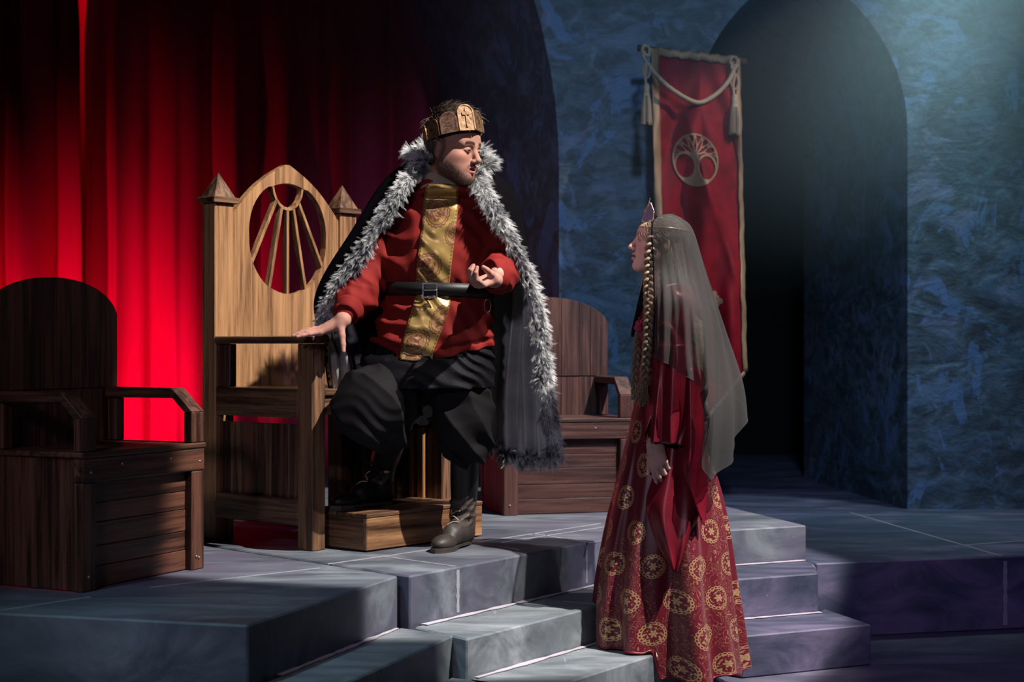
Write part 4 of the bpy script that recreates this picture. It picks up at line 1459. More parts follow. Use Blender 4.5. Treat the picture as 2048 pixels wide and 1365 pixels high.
    def wr(p):
        x, y, z = p.T
        w_bel = np.exp(-((z - zb) / 0.07) ** 2)
        d = 0.8 * folds(p, (0.3, 0.1, 1), 0.085, 0.016, 0.9, 0.0) + folds(p, (0.75, 0.2, 0.5), 0.08, 0.010, 0.9, 4.0)
        up = sstep(z, zb, zb + 0.03)
        d = d * (1 - 0.5 * w_bel)
        d = d + w_bel * folds(p, (1, 0, 0.15), 0.045, 0.007, 0.3, 7.0)
        lowfold = np.exp(-((z - (hemline(x) + 0.034)) / 0.009) ** 2)
        sl = sstep(-x, 0.50, 0.54) * up
        d = d * (1 - 0.5 * sl) + sl * folds(p, (0.75, 0.2, 0.65), 0.06, 0.014, 0.7, 2.0)
        slr = sstep(x, -0.06, -0.03) * up * (z < 1.72)
        d = d + slr * folds(p, (0.2, 1.0, 0.3), 0.07, 0.012, 0.6, 3.0)
        return d * 0.85 + 0.006 * lowfold * (z < zb - 0.05)
    hemline = lambda x: np.where(x < xc, z_c + (z_l - z_c) * np.clip((xc - x) / (xc - xl), 0, 1.2) ** 1.5, z_c + (z_r - z_c) * np.clip((x - xc) / (xr - xc), 0, 1.2) ** 1.3)
    f.disp(wr, 0.035)
    V, Fc = f.mesh()
    tunic = mk('tunic', V, Fc, M['tunic'], root, True, base)
    def cuff(p, d, r0, r1, L):
        p = np.array(p, float); d = np.array(d, float); d /= np.linalg.norm(d)
        a = np.cross(d, (0, 0, 1)); a /= np.linalg.norm(a); b = np.cross(d, a)
        t = np.linspace(0, 2 * math.pi, 37)
        g = []
        for q, r in ((0, r0 * .9), (0, r0), (.3, r0 * 1.06), (.7, r1), (1.0, r1 * 1.02), (1.0, r1 * .93), (.5, r1 * .88), (0.1, r1 * .8)):
            rr = r * (1 + 0.05 * np.sin(3 * t + 1))
            g.append(p + d * L * q + np.outer(rr * np.cos(t), a) + np.outer(rr * np.sin(t), b))
        gridsheet('cuff', np.array(g), M['tunic'], tunic, base)
    cuff(K(700, 612, -.115), K(686, 640, -.17) - K(702, 606, -.10), 0.058, 0.050, 0.052)
    cuff(K(1000, 549, -.185), (-0.72, -0.60, -0.06), 0.062, 0.060, 0.055)
    from mathutils.bvhtree import BVHTree
    bvh = BVHTree.FromPolygons([Vector(v) for v in V], [tuple(int(i) for i in q) for q in Fc])
    def onto(px, py, off=0.005):
        d = (PX(px, py, 7) - Vector((0, 0, CAMZ))).normalized()
        loc, nrm, _, _ = bvh.ray_cast(Vector((0, 0, CAMZ)), d)
        if loc is None: return None
        return np.array(loc) - np.array(d) * off
    # gold placket down the front
    prof = [(369, 853, 916), (400, 848, 917), (440, 845, 914), (490, 839, 908), (540, 833, 902), (566, 832, 900), (590, 832, 900), (612, 826, 900), (650, 814, 888), (690, 803, 872), (722, 799, 862)]
    pr = catmull(np.array(prof, float), 90)
    nu = 15
    grid = np.zeros((len(pr), nu, 3)); okm = np.zeros((len(pr), nu), bool)
    for i, (py, l, r) in enumerate(pr):
        for j in range(nu):
            q = onto(l + (r - l) * j / (nu - 1), py, 0.006)
            if q is None: q = grid[i - 1, j] + (0, 0, -0.004)
            grid[i, j] = q
    for _ in range(3):
        g2 = grid.copy(); g2[1:-1, :, 1] = (grid[:-2, :, 1] + 2 * grid[1:-1, :, 1] + grid[2:, :, 1]) / 4; grid = g2
        g2 = grid.copy(); g2[:, 1:-1, 1] = (grid[:, :-2, 1] + 2 * grid[:, 1:-1, 1] + grid[:, 2:, 1]) / 4; grid = g2
    vv = (pr[:, 0] - pr[0, 0]) / 492.0
    pf = grid.reshape(-1, 3)
    grid[..., 1] += (folds(pf, (0.5, 0, 0.9), 0.075, 0.010, 0.9, 1.3) - 0.004).reshape(grid.shape[:2])
    uv = np.stack(np.broadcast_arrays(np.linspace(0, 1, nu)[None, :], vv[:, None]), -1)
    pl = gridsheet('gold_placket', grid, M['placket'], root, base, uv, thick=0.003)
    pl['label'] = 'gold brocade panel down the front of the tunic'
    # collar of the undershirt
    a = np.linspace(0, 2 * math.pi, 40)
    cc = K(889, 358, -.045)
    g_ = np.stack([np.stack([cc[0] + r * np.sin(a), cc[1] - r * np.cos(a), np.full_like(a, z) + 0.010 * np.cos(a * 2)], -1)
                   for r, z in ((.108, cc[2] - .040), (.098, cc[2] - .010), (.088, cc[2] + .014), (.083, cc[2] + .022), (.079, cc[2] + .01))], 0)
    gridsheet('shirt_collar', g_, M['linen'], root, base)

    # --- belt
    zz = [K(0, y)[2] for y in (568, 593)]
    a = np.linspace(0, 2 * math.pi, 73)
    ax_, bx_ = (PX(985, 580, 6.52).x - PX(770, 580, 6.52).x) / 2 + 0.001, 0.161
    cxb = (PX(985, 580, 6.52).x + PX(770, 580, 6.52).x) / 2
    rows = [(1.0, zz[0]), (1.035, zz[0]), (1.035, zz[1]), (1.0, zz[1])]
    g_ = np.stack([np.stack([cxb + ax_ * r * np.sin(a), 6.52 - (bx_ + 0.002) * r * np.cos(a), np.full_like(a, z) - 0.006 * np.sin(a)], -1) for r, z in rows], 0)
    belt = gridsheet('belt', g_, M['leather'], root, base, smooth=False)
    bc = K(860, 581, -.165)
    def frm(name, c, w, h, t, mat, parent):
        x, y, z = c
        bm = bmesh.new()
        for lo, hi in (((x - w, z - h), (x - w + t, z + h)), ((x + w - t, z - h), (x + w, z + h)), ((x - w + t, z + h - t), (x + w - t, z + h)), ((x - w + t, z - h), (x + w - t, z - h + t))):
            m4 = Matrix.Translation(((lo[0] + hi[0]) / 2, y, (lo[1] + hi[1]) / 2)) @ Matrix.Diagonal((hi[0] - lo[0], 0.006, hi[1] - lo[1], 1))
            bmesh.ops.create_cube(bm, size=1, matrix=m4)
        return from_bm(name, bm, mat, parent, org=base)
    frm('buckle', (bc[0], bc[1] - 0.004, bc[2]), 0.030, 0.030, 0.005, M['steel'], belt)
    tube('buckle_pin', [(bc[0] - 0.028, bc[1] - 0.008, bc[2]), (bc[0] + 0.028, bc[1] - 0.008, bc[2])], 0.003, M['steel'], belt, 6, org=base)
    rp = K(975, 612, -.13)
    tube('belt_ring', [(rp[0] + 0.013 * math.sin(t), rp[1], rp[2] + 0.026 * math.cos(t)) for t in np.linspace(0, 2 * math.pi, 13)], 0.0022, M['steel'], belt, 6, org=base, n=40)

    # --- velvet sash under the tunic hem
    f = Field((-0.75, 6.25, 1.08), (0.05, 6.85, 1.42), 0.0045)
    f.add(stack([srow(776, 694, 988, .205, .03), srow(750, 704, 989, .200, .03), srow(720, 722, 988, .180, .03), srow(690, 740, 985, .155, .03), srow(660, 752, 980, .150, .03)], 30), 0)
    f.disp(lambda p: folds(p, (0.35, 0.1, 1), 0.05, 0.009, 0.8, 3.0), 0.03)
    V, Fc = f.mesh()
    mk('sash', V, Fc, M['crushed'], root, True, base)

    # --- baggy trousers
    f = Field((-0.82, 6.12, 0.80), (0.06, 6.95, 1.38), 0.0048)
    f.add(ell(K(845, 745, .04), (0.262, 0.145, 0.12)), 0)
    f.add(cap(K(800, 755, .02), K(742, 815, -.10), 0.135, 0.150), 0.05)
    f.add(cap(K(742, 812, -.10), K(772, 850, -.02), 0.145, 0.118), 0.05)
    f.add(cap(K(772, 850, -.02), K(782, 882, .03), 0.105, 0.068), 0.03)
    f.add(cap(K(915, 760, .03), K(928, 850, .0), 0.135, 0.118), 0.05)
    f.add(cap(K(928, 850, .0), K(938, 892, .0), 0.112, 0.085), 0.04)
    f.add(cap(K(960, 895, -.02), K(905, 905, .0), 0.045, 0.045), 0.04)
    f.sub(cap(K(850, 905, .0), K(852, 880, .1), 0.012, 0.012), 0.03)
    def wt(p):
        x, y, z = p.T
        side = sstep(x, -0.34, -0.30)[:]
        rr = folds(p, (0.62, 0.15, 0.8), 0.13, 0.026, 0.9, 5.0, 1.0) + folds(p, (0.5, 0, 1), 0.06, 0.006, 0.9, 2.0)
        ll = folds(p, (0.95, 0.3, 0.42), 0.10, 0.022, 0.7, 6.0, 1.0) + folds(p, (0.3, 0, 1), 0.07, 0.005, 0.9, 3.0)
        return rr * (1 - side) + ll * side
    f.disp(wt, 0.04)
    V, Fc = f.mesh()
    mk('trousers', V, Fc, M['black_cotton'], root, True, base)

    # --- boots
    def boot(heel, toe, zf, leg_top, toe_mat, nm):
        heel, toe = np.array(heel), np.array(toe)
        d = toe - heel; L = np.linalg.norm(d)
        BM = frame((d[0], d[1], 0), (0, 0, 1), (heel[0], heel[1], zf))
        k = L / 0.30
        lt = np.array(BM.inverted() @ Vector(leg_top))
        f = Field((-0.12, -0.10, -0.01), (0.12, 0.34, 0.22), 0.0030)
        f.add(cap((0, 0.045, 0.045), (0, 0.15 * k, 0.052), 0.040, 0.040), 0)
        f.add(ell((0.004, 0.225 * k, 0.032), (0.045, 0.075, 0.034)), 0.03)
        f.add(cap((0, 0.055, 0.10), (0, 0.16 * k, 0.062), 0.043, 0.036), 0.025)
        f.add(cap((0, 0.055, 0.06), (lt[0] * .3, 0.058 + (lt[1] - .058) * .3, 0.21), 0.042, 0.049), 0.02)
        for zc in (0.125, 0.155, 0.182):
            f.add(ell((0, 0.07, zc), (0.053, 0.056, 0.010)), 0.012)
        f.sub(((lambda x, y, z: (z - 0.016) + 0 * x + 0 * y), (-.12, -.1, -.01), (.12, .34, .02)), 0.003)
        f.disp(lambda p: folds(p, (0.1, 0.5, 1), 0.035, 0.006, 0.8, 2.0) * sstep(p[:, 2], 0.07, 0.10), 0.02)
        V, Fc = f.mesh()
        low = mk('boot', xf(BM, V), Fc, toe_mat, root, True, base)
        # shaft up to the trouser leg
        p0 = np.array(BM @ Vector((0, 0.056, 0.16)))
        sp = [p0, p0 * .6 + np.array(leg_top) * .4, np.array(leg_top)]
        tube('boot_shaft', sp, [0.052, 0.058, 0.060], M['leather'], low, 20, 30, base)
        out = []
        for t in np.linspace(0, 2 * math.pi, 40, endpoint=False):
            y = 0.155 * k - 0.155 * k * math.cos(t)
            w = np.interp(y / (0.31 * k), [0, .1, .3, .5, .75, .92, 1], [0.0, .028, .036, .035, .048, .033, 0])
            out.append((math.copysign(w, math.sin(t)) if 0.01 < y < 0.31 * k - .001 else 0.0, y))
        bm = bmesh.new()
        for z0, z1, flt in ((0.008, 0.018, None), (0.0, 0.009, 0.09)):
            pts = [p for p in out if flt is None or p[1] < flt or p[1] > 0.17 * k]
            groups = [pts] if flt is None else [[p for p in out if p[1] < flt], [p for p in out if p[1] > 0.16 * k]]
            for gp_ in groups:
                gp_ = sorted(gp_, key=lambda p: math.atan2(p[1] - np.mean([q[1] for q in gp_]), p[0]))
                a_ = [bm.verts.new(BM @ Vector((p[0], p[1], z0))) for p in gp_]; b_ = [bm.verts.new(BM @ Vector((p[0], p[1], z1))) for p in gp_]
                bm.faces.new(b_); bm.faces.new(a_[::-1])
                for i in range(len(gp_)): bm.faces.new((a_[i], a_[(i + 1) % len(gp_)], b_[(i + 1) % len(gp_)], b_[i]))
        from_bm('sole', bm, M['boot_toe'], low, org=base)
        lac = []
        for i in range(4):
            y, z = 0.165 * k - i * 0.024, 0.098 + i * 0.020
            s = 1 if i % 2 else -1
            lac.append(([(-0.022 * s, y, z - .004), (0, y - .008, z + .010), (0.022 * s, y - .022, z + .010)]))
        for q in lac:
            tube('lace', [BM @ Vector(p) for p in q], 0.0026, M['steel'] if False else M['linen'], low, 5, 10, base)
        for s in (-1, 1):
            tube('lace', [BM @ Vector(p) for p in ((0, .088, .182), (s * .022, .112, .186), (s * .040, .100, .160), (s * .046, .098, .115))], 0.0026, M['leather'], low, 5, 16, base)
        return low
    heel_l = gp(938, 1088, ZP); toe_l = gp(872, 1108, ZP)
    boot(heel_l[:2], toe_l[:2], ZP, K(930, 905, .03), M['boot_toe'], 'l')
    heel_r = gp(785, 1010, ZP + 0.154); toe_r = gp(664, 1021, ZP + 0.154)
    boot(heel_r[:2], toe_r[:2], ZP + 0.154, K(783, 880, .04), M['leather'], 'r')
    king_cape(root, base, K, rs)
    return root


def king_cape(root, base, K, rs):
    rows = [
        [(852, 322, -.03), (836, 312, .06), (862, 300, .13), (905, 296, .16), (945, 306, .13), (968, 326, .06), (950, 352, -.07)],
        [(808, 372, -.13), (770, 362, .0), (795, 372, .14), (895, 380, .2), (985, 374, .14), (1024, 388, .02), (972, 400, -.15)],
        [(748, 472, -.12), (708, 465, .0), (760, 480, .17), (890, 480, .24), (1000, 480, .18), (1046, 472, .03), (1018, 486, -.13)],
        [(668, 600, -.06), (648, 600, .04), (740, 600, .25), (880, 600, .3), (1005, 600, .15), (1050, 592, .06), (1062, 602, -.03)],
        [(652, 700, .04), (690, 712, .05), (750, 720, .22), (880, 720, .34), (995, 720, .16), (1045, 722, .08), (1080, 722, .01)],
        [(662, 785, .10), (698, 795, .11), (770, 800, .30), (880, 790, .37), (985, 805, .19), (1045, 815, .10), (1091, 820, .03)],
        [(684, 838, .16), (720, 872, .24), (790, 868, .34), (870, 852, .38), (985, 898, .21), (1045, 918, .12), (1106, 915, .05)]]
    A = np.array([[K(*p) for p in r] for r in rows])
    nu, nv = 110, 90
    B = np.stack([catmull(A[i], nu) for i in range(len(rows))], 0)
    S = np.stack([catmull(B[:, j], nv) for j in range(nu)], 1)           # (nv,nu,3)
    u = np.linspace(0, 1, nu)[None, :]; v = np.linspace(0, 1, nv)[:, None]
    ctr = np.array(K(890, 500, .05))
    du = np.gradient(S, axis=1); dv = np.gradient(S, axis=0)
    nr = np.cross(du, dv); nr /= np.linalg.norm(nr, axis=2, keepdims=True)
    outw = S - ctr; outw[..., 2] = 0
    if (nr * outw).sum() < 0: nr = -nr
    amp = 0.020 * np.clip(v * 2 - 0.3, 0, 1) * np.clip(np.minimum(u, 1 - u) * 9, 0.0, 1)
    S = S + nr * (amp * (np.sin(u * 2 * math.pi * 9 + 1.5 * v) + 0.5 * np.sin(u * 2 * math.pi * 17 + 2 - 2 * v)))[..., None]
    S = S + nr * (0.012 * np.clip(v * 2 - .2, 0, 1))[..., None]
    outer = gridsheet('cape', S + nr * 0.004, M['velvet'], root, base)
    outer['label'] = 'black velvet cape edged with grey-white fur'
    Pl = (S - nr * 0.004)
    q = Pl.reshape(-1, 3)
    puck = (folds(q, (0.3, 0, 1), 0.04, 0.012, 0.8, 8.0)).reshape(nv, nu) * np.clip((0.16 - u) * 9, 0, 1) + folds(q, (1, 0.6, 0.12), 0.06, 0.006, 0.8, 3.0).reshape(nv, nu)
    gridsheet('cape_lining', Pl - nr * (0.004 + np.abs(puck))[..., None], M['satin'], outer, base)
    # velvet facing round the rim
    rim = np.concatenate([S[::-1, 0], S[0, 1:-1] * 0 + S[0, 1:-1], S[:, -1]])
    left, right, hem = S[:, 0], S[:, -1], S[-1, :]
    for nm, path in (('cape_rim', left), ('cape_rim', right), ('cape_rim', hem)):
        tube(nm, path[::4], 0.010, M['velvet'], outer, 8, 60, base)
    # fur
    def perp(s):
        def fn(p, t):
            o = np.zeros((len(p), 3)); o[:, 0] = s; o[:, 2] = 0.25 * (1 - t); return o
        return fn
    top = S[0, :]
    pk = [tuft(left[:52], 2100, 8, perp(-1), 0.042, 0.015, 0.8, rs),
          tuft(right, 3300, 8, perp(1), 0.044, 0.016, 0.85, rs),
          tuft(top, 900, 8, lambda p, t: (p - np.array(K(900, 330, .04))) * np.array((1, 1, 0)) + np.array((0, 0, .04)), 0.06, 0.02, 0.1, rs),
          tuft(hem[60:], 600, 8, lambda p, t: np.tile(np.array((0.1, 0, -1.0)), (len(p), 1)), 0.05, 0.008, 0.2, rs)]
    P = np.vstack([a[0] for a in pk]); r_ = np.vstack([a[1] for a in pk]); c_ = np.vstack([a[2] for a in pk])
    o = strand_obj('fur_trim', P, r_, c_, M['fur'], outer, base, kind='stuff')
    o['label'] = 'long grey-white fur trim along the cape edge'


king()

# ------------------------------------------------------------------ the lady
def brocade_mat():
    g = G('maroon_gold_brocade')
    u, v, _ = g.sep(g.coord('UV'))
    cu, cv = 0.16, 0.125
    row = (v / cv).floor()
    us = u / cu + (row * 0.5)
    du = (us.frac() - 0.5) * cu
    dv = ((v / cv).frac() - 0.5) * cv
    r = (du * du + dv * dv).sqrt()
    ang = g.m('ARCTAN2', dv, du)
    rr = 0.040
    scal = (ang * 10.0).sin().abs()
    ring = ((r - rr - scal * 0.0042).abs() < 0.0016).max((r - rr + 0.0045).abs() < 0.0017)
    beads = (scal < 0.55) * ((r - rr - 0.0005).abs() < 0.0030)
    fl = r - 0.0165 * (0.78 + 0.22 * (ang * 6.0).cos())
    flower = fl < 0.0
    vein = (fl.abs() < 0.0010) + ((r - 0.006).abs() < 0.0009)
    leafn = g.noise(g.comb(u * 110.0, v * 110.0, 0.0), 1.0, 2, 0.5, 0.4)
    leaf = (leafn > 0.56) * (r < 0.034) * (r > 0.019)
    med = ring.max(beads).max(flower * (1 - vein.min(1.0) * 0.6)).max(leaf)
    wv = g.noise(g.comb(u * 30.0, v * 22.0, 3.0), 1.0, 2, 0.5, 0.8)
    contour = ((wv * 9.0).frac() - 0.5).abs() < 0.07
    band = g.noise(g.comb(u * 5.0, v * 1.2, 8.0), 1.0, 1) > 0.44
    outside = r > 0.048
    gold = med.max(contour * band * outside * 0.4).clamp()
    base = g.mix(g.noise(g.coord(), 30, 3), (0.085, 0.003, 0.011), (0.15, 0.005, 0.018))
    col = g.mix(gold, base, (0.62, 0.40, 0.19))
    return g.bsdf(col, 0.40, gold * 0.55, g.bump(gold, 0.15, 0.001), Sheen_Weight=0.1)


def veil_mat():
    g = G('sheer_grey_chiffon')
    c = g.coord()
    w = g.noise(c, 260, 2)
    col = g.mix(g.noise(c, 6, 3), (0.042, 0.042, 0.043), (0.06, 0.06, 0.058))
    g.bsdf(col, 0.9, 0, None, finish=False, Specular_IOR_Level=0.1)
    di = g.last
    tr = g.n('BsdfTransparent'); tr.inputs[0].default_value = (0.95, 0.95, 0.95, 1)
    lw = g.n('LayerWeight'); lw.inputs[0].default_value = 0.35
    f = (g.m('MULTIPLY', E(g, lw.outputs['Facing']), 0.30) + 0.56 + (w - 0.5) * 0.2).clamp()
    mx = g.n('MixShader')
    g.put(mx.inputs[0], f)
    g.nt.links.new(tr.outputs[0], mx.inputs[1]); g.nt.links.new(di.outputs[0], mx.inputs[2])
    g.nt.links.new(mx.outputs[0], g.out.inputs[0])
    return g.mat


M['brocade'] = brocade_mat()
M['veil'] = veil_mat()
M['maroon'] = cloth('maroon_satin', (0.19, 0.008, 0.020), 0.36, (0.12, 0.005, 0.014), metal=0.15, weave=260, bumpy=0.1)
M['cream'] = cloth('cream_ribbon', (0.55, 0.45, 0.34), 0.6)
M['pale_gold'] = plain('pale_gold', (0.62, 0.46, 0.36), 0.35, 0.7)
M['plum'] = plain('plum_enamel', (0.16, 0.12, 0.20), 0.35)
M['magenta'] = cloth('magenta_silk_flower', (0.42, 0.02, 0.10), 0.6)


def braid(name, path, width, parent, base, cols=((0.34, 0.265, 0.18), (0.16, 0.115, 0.075)), pitch=0.055):
    n = 220
    p = catmull(path, n)
    seg = np.linalg.norm(np.diff(p, axis=0), axis=1); s = np.concatenate([[0], np.cumsum(seg)])
    tg = np.gradient(p, axis=0); tg /= np.linalg.norm(tg, axis=1, keepdims=True)
    side = np.cross(tg, (0, -1, 0)); side /= np.linalg.norm(side, axis=1, keepdims=True)
    fr = np.cross(side, tg)
    if fr[:, 1].mean() > 0: fr = -fr
    taper = np.interp(np.linspace(0, 1, n), [0, .1, .85, 1], [.7, 1, .8, .45])[:, None]
    P, Rr, Cc = [], [], []
    rs = np.random.default_rng(3)
    for k in range(3):
        ph = 2 * math.pi * (s / (pitch * 1.5) + k / 3)[:, None]
        c = p + side * np.sin(ph) * width * 0.42 * taper + fr * np.sin(2 * ph) * width * 0.26 * taper
        for j in range(9):
            a = 2 * math.pi * j / 8
            rr = 0.0 if j == 8 else width * 0.17
            off_ = (side * math.cos(a) + fr * math.sin(a)) * rr * taper
            P.append(c + off_)
            Rr.append(width * (0.115 if j < 8 else 0.2) * taper[:, 0])
            m = rs.uniform(0, 1)
            Cc.append(np.tile(np.array(cols[0]) * m + np.array(cols[1]) * (1 - m), (n, 1)))
    return strand_obj(name, np.array(P), np.array(Rr), np.array(Cc), M['hair'], parent, base, 6)


def lady():
    W = lambda px, py, dd=0.0: np.array(PX(px, py, 6.2 + dd))
    rs = np.random.default_rng(23)
    base = np.array((0.62, 6.22, 0.175))
    HM = frame(Vector((-1, -0.06, 0.16)), (0, 0, 1), W(1319, 488), 1.0)
    V, Fc, c = make_head(False, 0.003)
    head = (xf(HM, V), Fc, c)
    HV, HN = V, mesh_normals(V, Fc)
    Mh = frame((0.18, -0.10, -0.97), (-0.45, -0.85, 0.1), W(1309, 886, -.245))
    hd = hand_mesh(hand_prims(Mh, 1, [(12, 26, 16, 5), (16, 32, 20, 1), (22, 36, 22, -3), (28, 36, 22, -7)], (26, 60, 10, 14), 0.92, 0.0), (0.50, 0.31, 0.28))
    # body under the gown
    f = Field((0.35, 5.95, 0.17), (0.95, 6.5, 1.72), 0.010)
    f.add(cap(W(1330, 545), W(1338, 590), 0.05, 0.07), 0)
    f.add(ell(W(1340, 650, .0), (0.085, 0.15, 0.16)), 0.04)
    f.add(ell(W(1335, 800, .0), (0.085, 0.13, 0.15)), 0.05)
    for s in (-1, 1):
        f.add(cap(W(1352, 602, s * .17), W(1345, 745, s * .20), 0.042, 0.036), 0.03)
        f.add(cap(W(1335, 830, s * .08), W(1340, 1050, s * .08), 0.075, 0.055), 0.03)
        f.add(cap(W(1340, 1050, s * .08), W(1342, 1255, s * .08), 0.05, 0.035), 0.02)
    f.add(cap(W(1345, 745, -.20), W(1303, 872, -.243), 0.036, 0.026), 0.02)
    f.add(cap(W(1345, 745, .20), W(1300, 850, .17), 0.036, 0.026), 0.02)
    V, Fc = f.mesh()
    root = joined('person', [head, (V, Fc, np.tile(np.array((.5, .31, .27)), (len(V), 1))), hd], M['skin'], None, base)
    root.location = base
    tag(root, 'woman in profile with long braids, grey veil and maroon gold-medallion gown', 'person')

    # --- hair: pulled back from the brow, long and loose under the veil, two braids
    n = 9000
    th = rs.uniform(0, 2 * math.pi, n); ph = np.arccos(rs.uniform(-0.25, 1, n))
    e = np.stack([np.sin(ph) * np.cos(th), np.sin(ph) * np.sin(th), np.cos(ph)], 1)
    rt = e * np.array((0.079, 0.103, 0.089)) + np.array((0, -0.018, 0.042))
    keep = (rt[:, 2] - 0.45 * np.maximum(rt[:, 1], 0) > 0.022) | (rt[:, 1] < -0.005)
    rt, e = rt[keep], e[keep]
    fl = np.stack([0 * e[:, 0], -0.75 + 0 * e[:, 0], -0.75 + 0 * e[:, 0]], 1)
    front = np.clip((rt[:, 1] - 0.02) / 0.05, 0, 1)[:, None]
    fl = fl * (1 - front) + front * np.stack([np.sign(rt[:, 0]) * 0.55, -0.5 + 0 * rt[:, 0], -0.8 + 0 * rt[:, 0]], 1)
    fl -= e * (fl * e).sum(1, keepdims=True)
    P = strand_curl(rt, fl + e * 0.03 + rs.normal(0, .04, e.shape), rs.uniform(.05, .09, len(rt)), 7, rs, 0.12, 0.0, bend=-e * 0.75)
    cols = np.array((0.36, 0.27, 0.18)) * rs.uniform(0.45, 1.35, (len(P), 1, 1)) * np.ones((1, 7, 1))
    rad = np.array([1, 1, 1, .9, .8, .6, .3])[None] * rs.uniform(.0009, .0014, (len(P), 1))
    P = flat_top(P)
    strand_obj('hair', xf(HM, P.reshape(-1, 3)).reshape(P.shape), rad, cols, M['hair'], root, base)
    # long loose lengths
    n = 6500
    a = rs.uniform(-1, 1, n)
    st = np.stack([W(1346, 480)[0] + rs.uniform(-.04, .03, n), 6.2 + a * 0.07, W(0, 500)[2] + rs.uniform(-.03, .04, n)], 1)
    mid = np.stack([np.array([W(1360 + 20 * k, 0)[0] for k in rs.uniform(-1, 1, n)]), 6.2 + a * 0.12 - 0.01, np.full(n, W(0, 610)[2])], 1)
    tipx = rs.uniform(1342, 1400, n); tipy = rs.uniform(650, 745, n)
    tip = np.stack([(tipx - CX) / 516.0, 6.2 + a * 0.14 - 0.02, CAMZ - (tipy - HY) / 516.0], 1)
    k = 14
    t = np.linspace(0, 1, k)[None, :, None]
    P = (1 - t) ** 2 * st[:, None] + 2 * t * (1 - t) * (mid[:, None] * 1.0) + t ** 2 * tip[:, None]
    phs = rs.uniform(0, .8, (n, 1)) + tipx[:, None] * 0.09
    P[..., 0] += np.sin(t[..., 0] * 15 + phs) * 0.011 * t[..., 0]
    P[..., 1] += np.cos(t[..., 0] * 15 + phs) * 0.009 * t[..., 0]
    cols = np.array((0.40, 0.32, 0.22)) * (rs.uniform(.35, 1.35, (n, 1, 1))) * np.ones((1, k, 1))
    rad = np.linspace(1, .35, k)[None] * rs.uniform(.0005, .0009, (n, 1))
    strand_obj('loose_hair', P, rad, cols, M['hair'], root, base)
    braid('braid', [W(1316, 462, -.075), W(1303, 490, -.088), W(1298, 550, -.095), W(1297, 640, -.15), W(1292, 720, -.17), W(1284, 800, -.17)], 0.036, root, base)
    braid('braid', [W(1300, 470, .078), W(1292, 560, .08), W(1280, 650, -.03), W(1272, 720, -.07), W(1266, 800, -.08)], 0.028, root, base)
    # curled tail of the near braid
    m_ = 260
    t0 = rs.uniform(0, 1, m_)
    rt = W(1286, 770, -.17) + rs.normal(0, .008, (m_, 3))
    P = strand_curl(rt, np.array((-0.05, -.05, -1.0)) + rs.normal(0, .10, (m_, 3)), rs.uniform(.04, .085, m_), 8, rs, 0.55)
    strand_obj('braid_tail', P, np.linspace(1, .3, 8)[None] * np.full((m_, 1), .0016), np.array((.36, .27, .17)) * rs.uniform(.4, 1.3, (m_, 1, 1)) * np.ones((1, 8, 1)), M['hair'], root, base)

    # --- circlet
    CM = HM @ Matrix.Translation((0, -0.008, 0.058)) @ Matrix.Rotation(R(-4), 4, 'X')
    pts = [CM @ Vector((0.092 * math.sin(t), 0.097 * math.cos(t), 0)) for t in np.linspace(0, 2 * math.pi, 25)]
    crown = tube('crown', pts, 0.0038, M['pale_gold'], root, 6, 96, base)
    crown['label'] = 'pale gold circlet with one tall pointed plum plate'
    def cp(px, py): return np.array(PX(px, py, 6.2)) + np.array((0, -0.9 * (px - 1293) / 516.0 - 0.02, 0))
    outl = [cp(*p) for p in ((1283, 443), (1303, 450), (1306, 425), (1300, 407), (1291, 424))]
    nn = np.cross(outl[1] - outl[0], outl[2] - outl[0]); nn /= np.linalg.norm(nn)
    bm = bmesh.new()
    a_ = [bm.verts.new(p + nn * .0012) for p in outl]; b_ = [bm.verts.new(p - nn * .0012) for p in outl]
    bm.faces.new(a_); bm.faces.new(b_[::-1])
    for i in range(5): bm.faces.new((a_[i], b_[i], b_[(i + 1) % 5], a_[(i + 1) % 5]))
    from_bm('crown_plate', bm, M['plum'], crown, org=base)
    for i in range(5): tube('plate_rim', [outl[i], outl[(i + 1) % 5]], 0.0022, M['pale_gold'], crown, 6, 8, base)
    tube('crown_spike', [cp(1288, 424), cp(1295, 412), cp(1299, 398)], [.0034, .0026, .001], M['pale_gold'], crown, 6, 16, base)

    # --- bodice with sleeve tops
    def srow(py, l, r, b, dd=0.0):
        D = 6.2 + dd
        p0, p1 = PX(l, py, D), PX(r, py, D)
        return (p0.z, (p0.x + p1.x) / 2, D, (p1.x - p0.x) / 2, b)
    f = Field((0.36, 5.85, 0.98), (0.86, 6.52, 1.62), 0.0045)
    f.add(stack([srow(840, 1262, 1384, .155), srow(800, 1270, 1380, .140), srow(760, 1276, 1382, .130), srow(700, 1270, 1388, .150), srow(650, 1272, 1396, .165),
                 srow(610, 1290, 1396, .17), srow(592, 1304, 1388, .15), srow(578, 1316, 1372, .08)], 60), 0)
    for s in (-1, 1):
        f.add(cap(W(1350, 602, s * .165), W(1346, 740, s * .205), 0.066, 0.062), 0.03)
        f.add(ell(W(1352, 598, s * .165), (0.062, 0.06, 0.045)), 0.02)
    f.disp(lambda p: folds(p, (1, 0.5, 0.1), 0.055, 0.009, 0.6, 1.0) * sstep(-p[:, 1], -6.14, -6.06) + folds(p, (0.4, 0, 1), 0.1, 0.006, 0.7, 2.0), 0.03)
    V, Fc = f.mesh()
    bod = mk('bodice', V, Fc, M['maroon'], root, True, base)
    bod['label'] = 'plain maroon satin bodice'
    tube('neckline_trim', [W(1308, 600, -.09), W(1328, 580, -.115), W(1348, 572, -.12), W(1368, 578, -.10), W(1380, 592, -.02)], 0.009, M['cream'], bod, 8, 30, base)
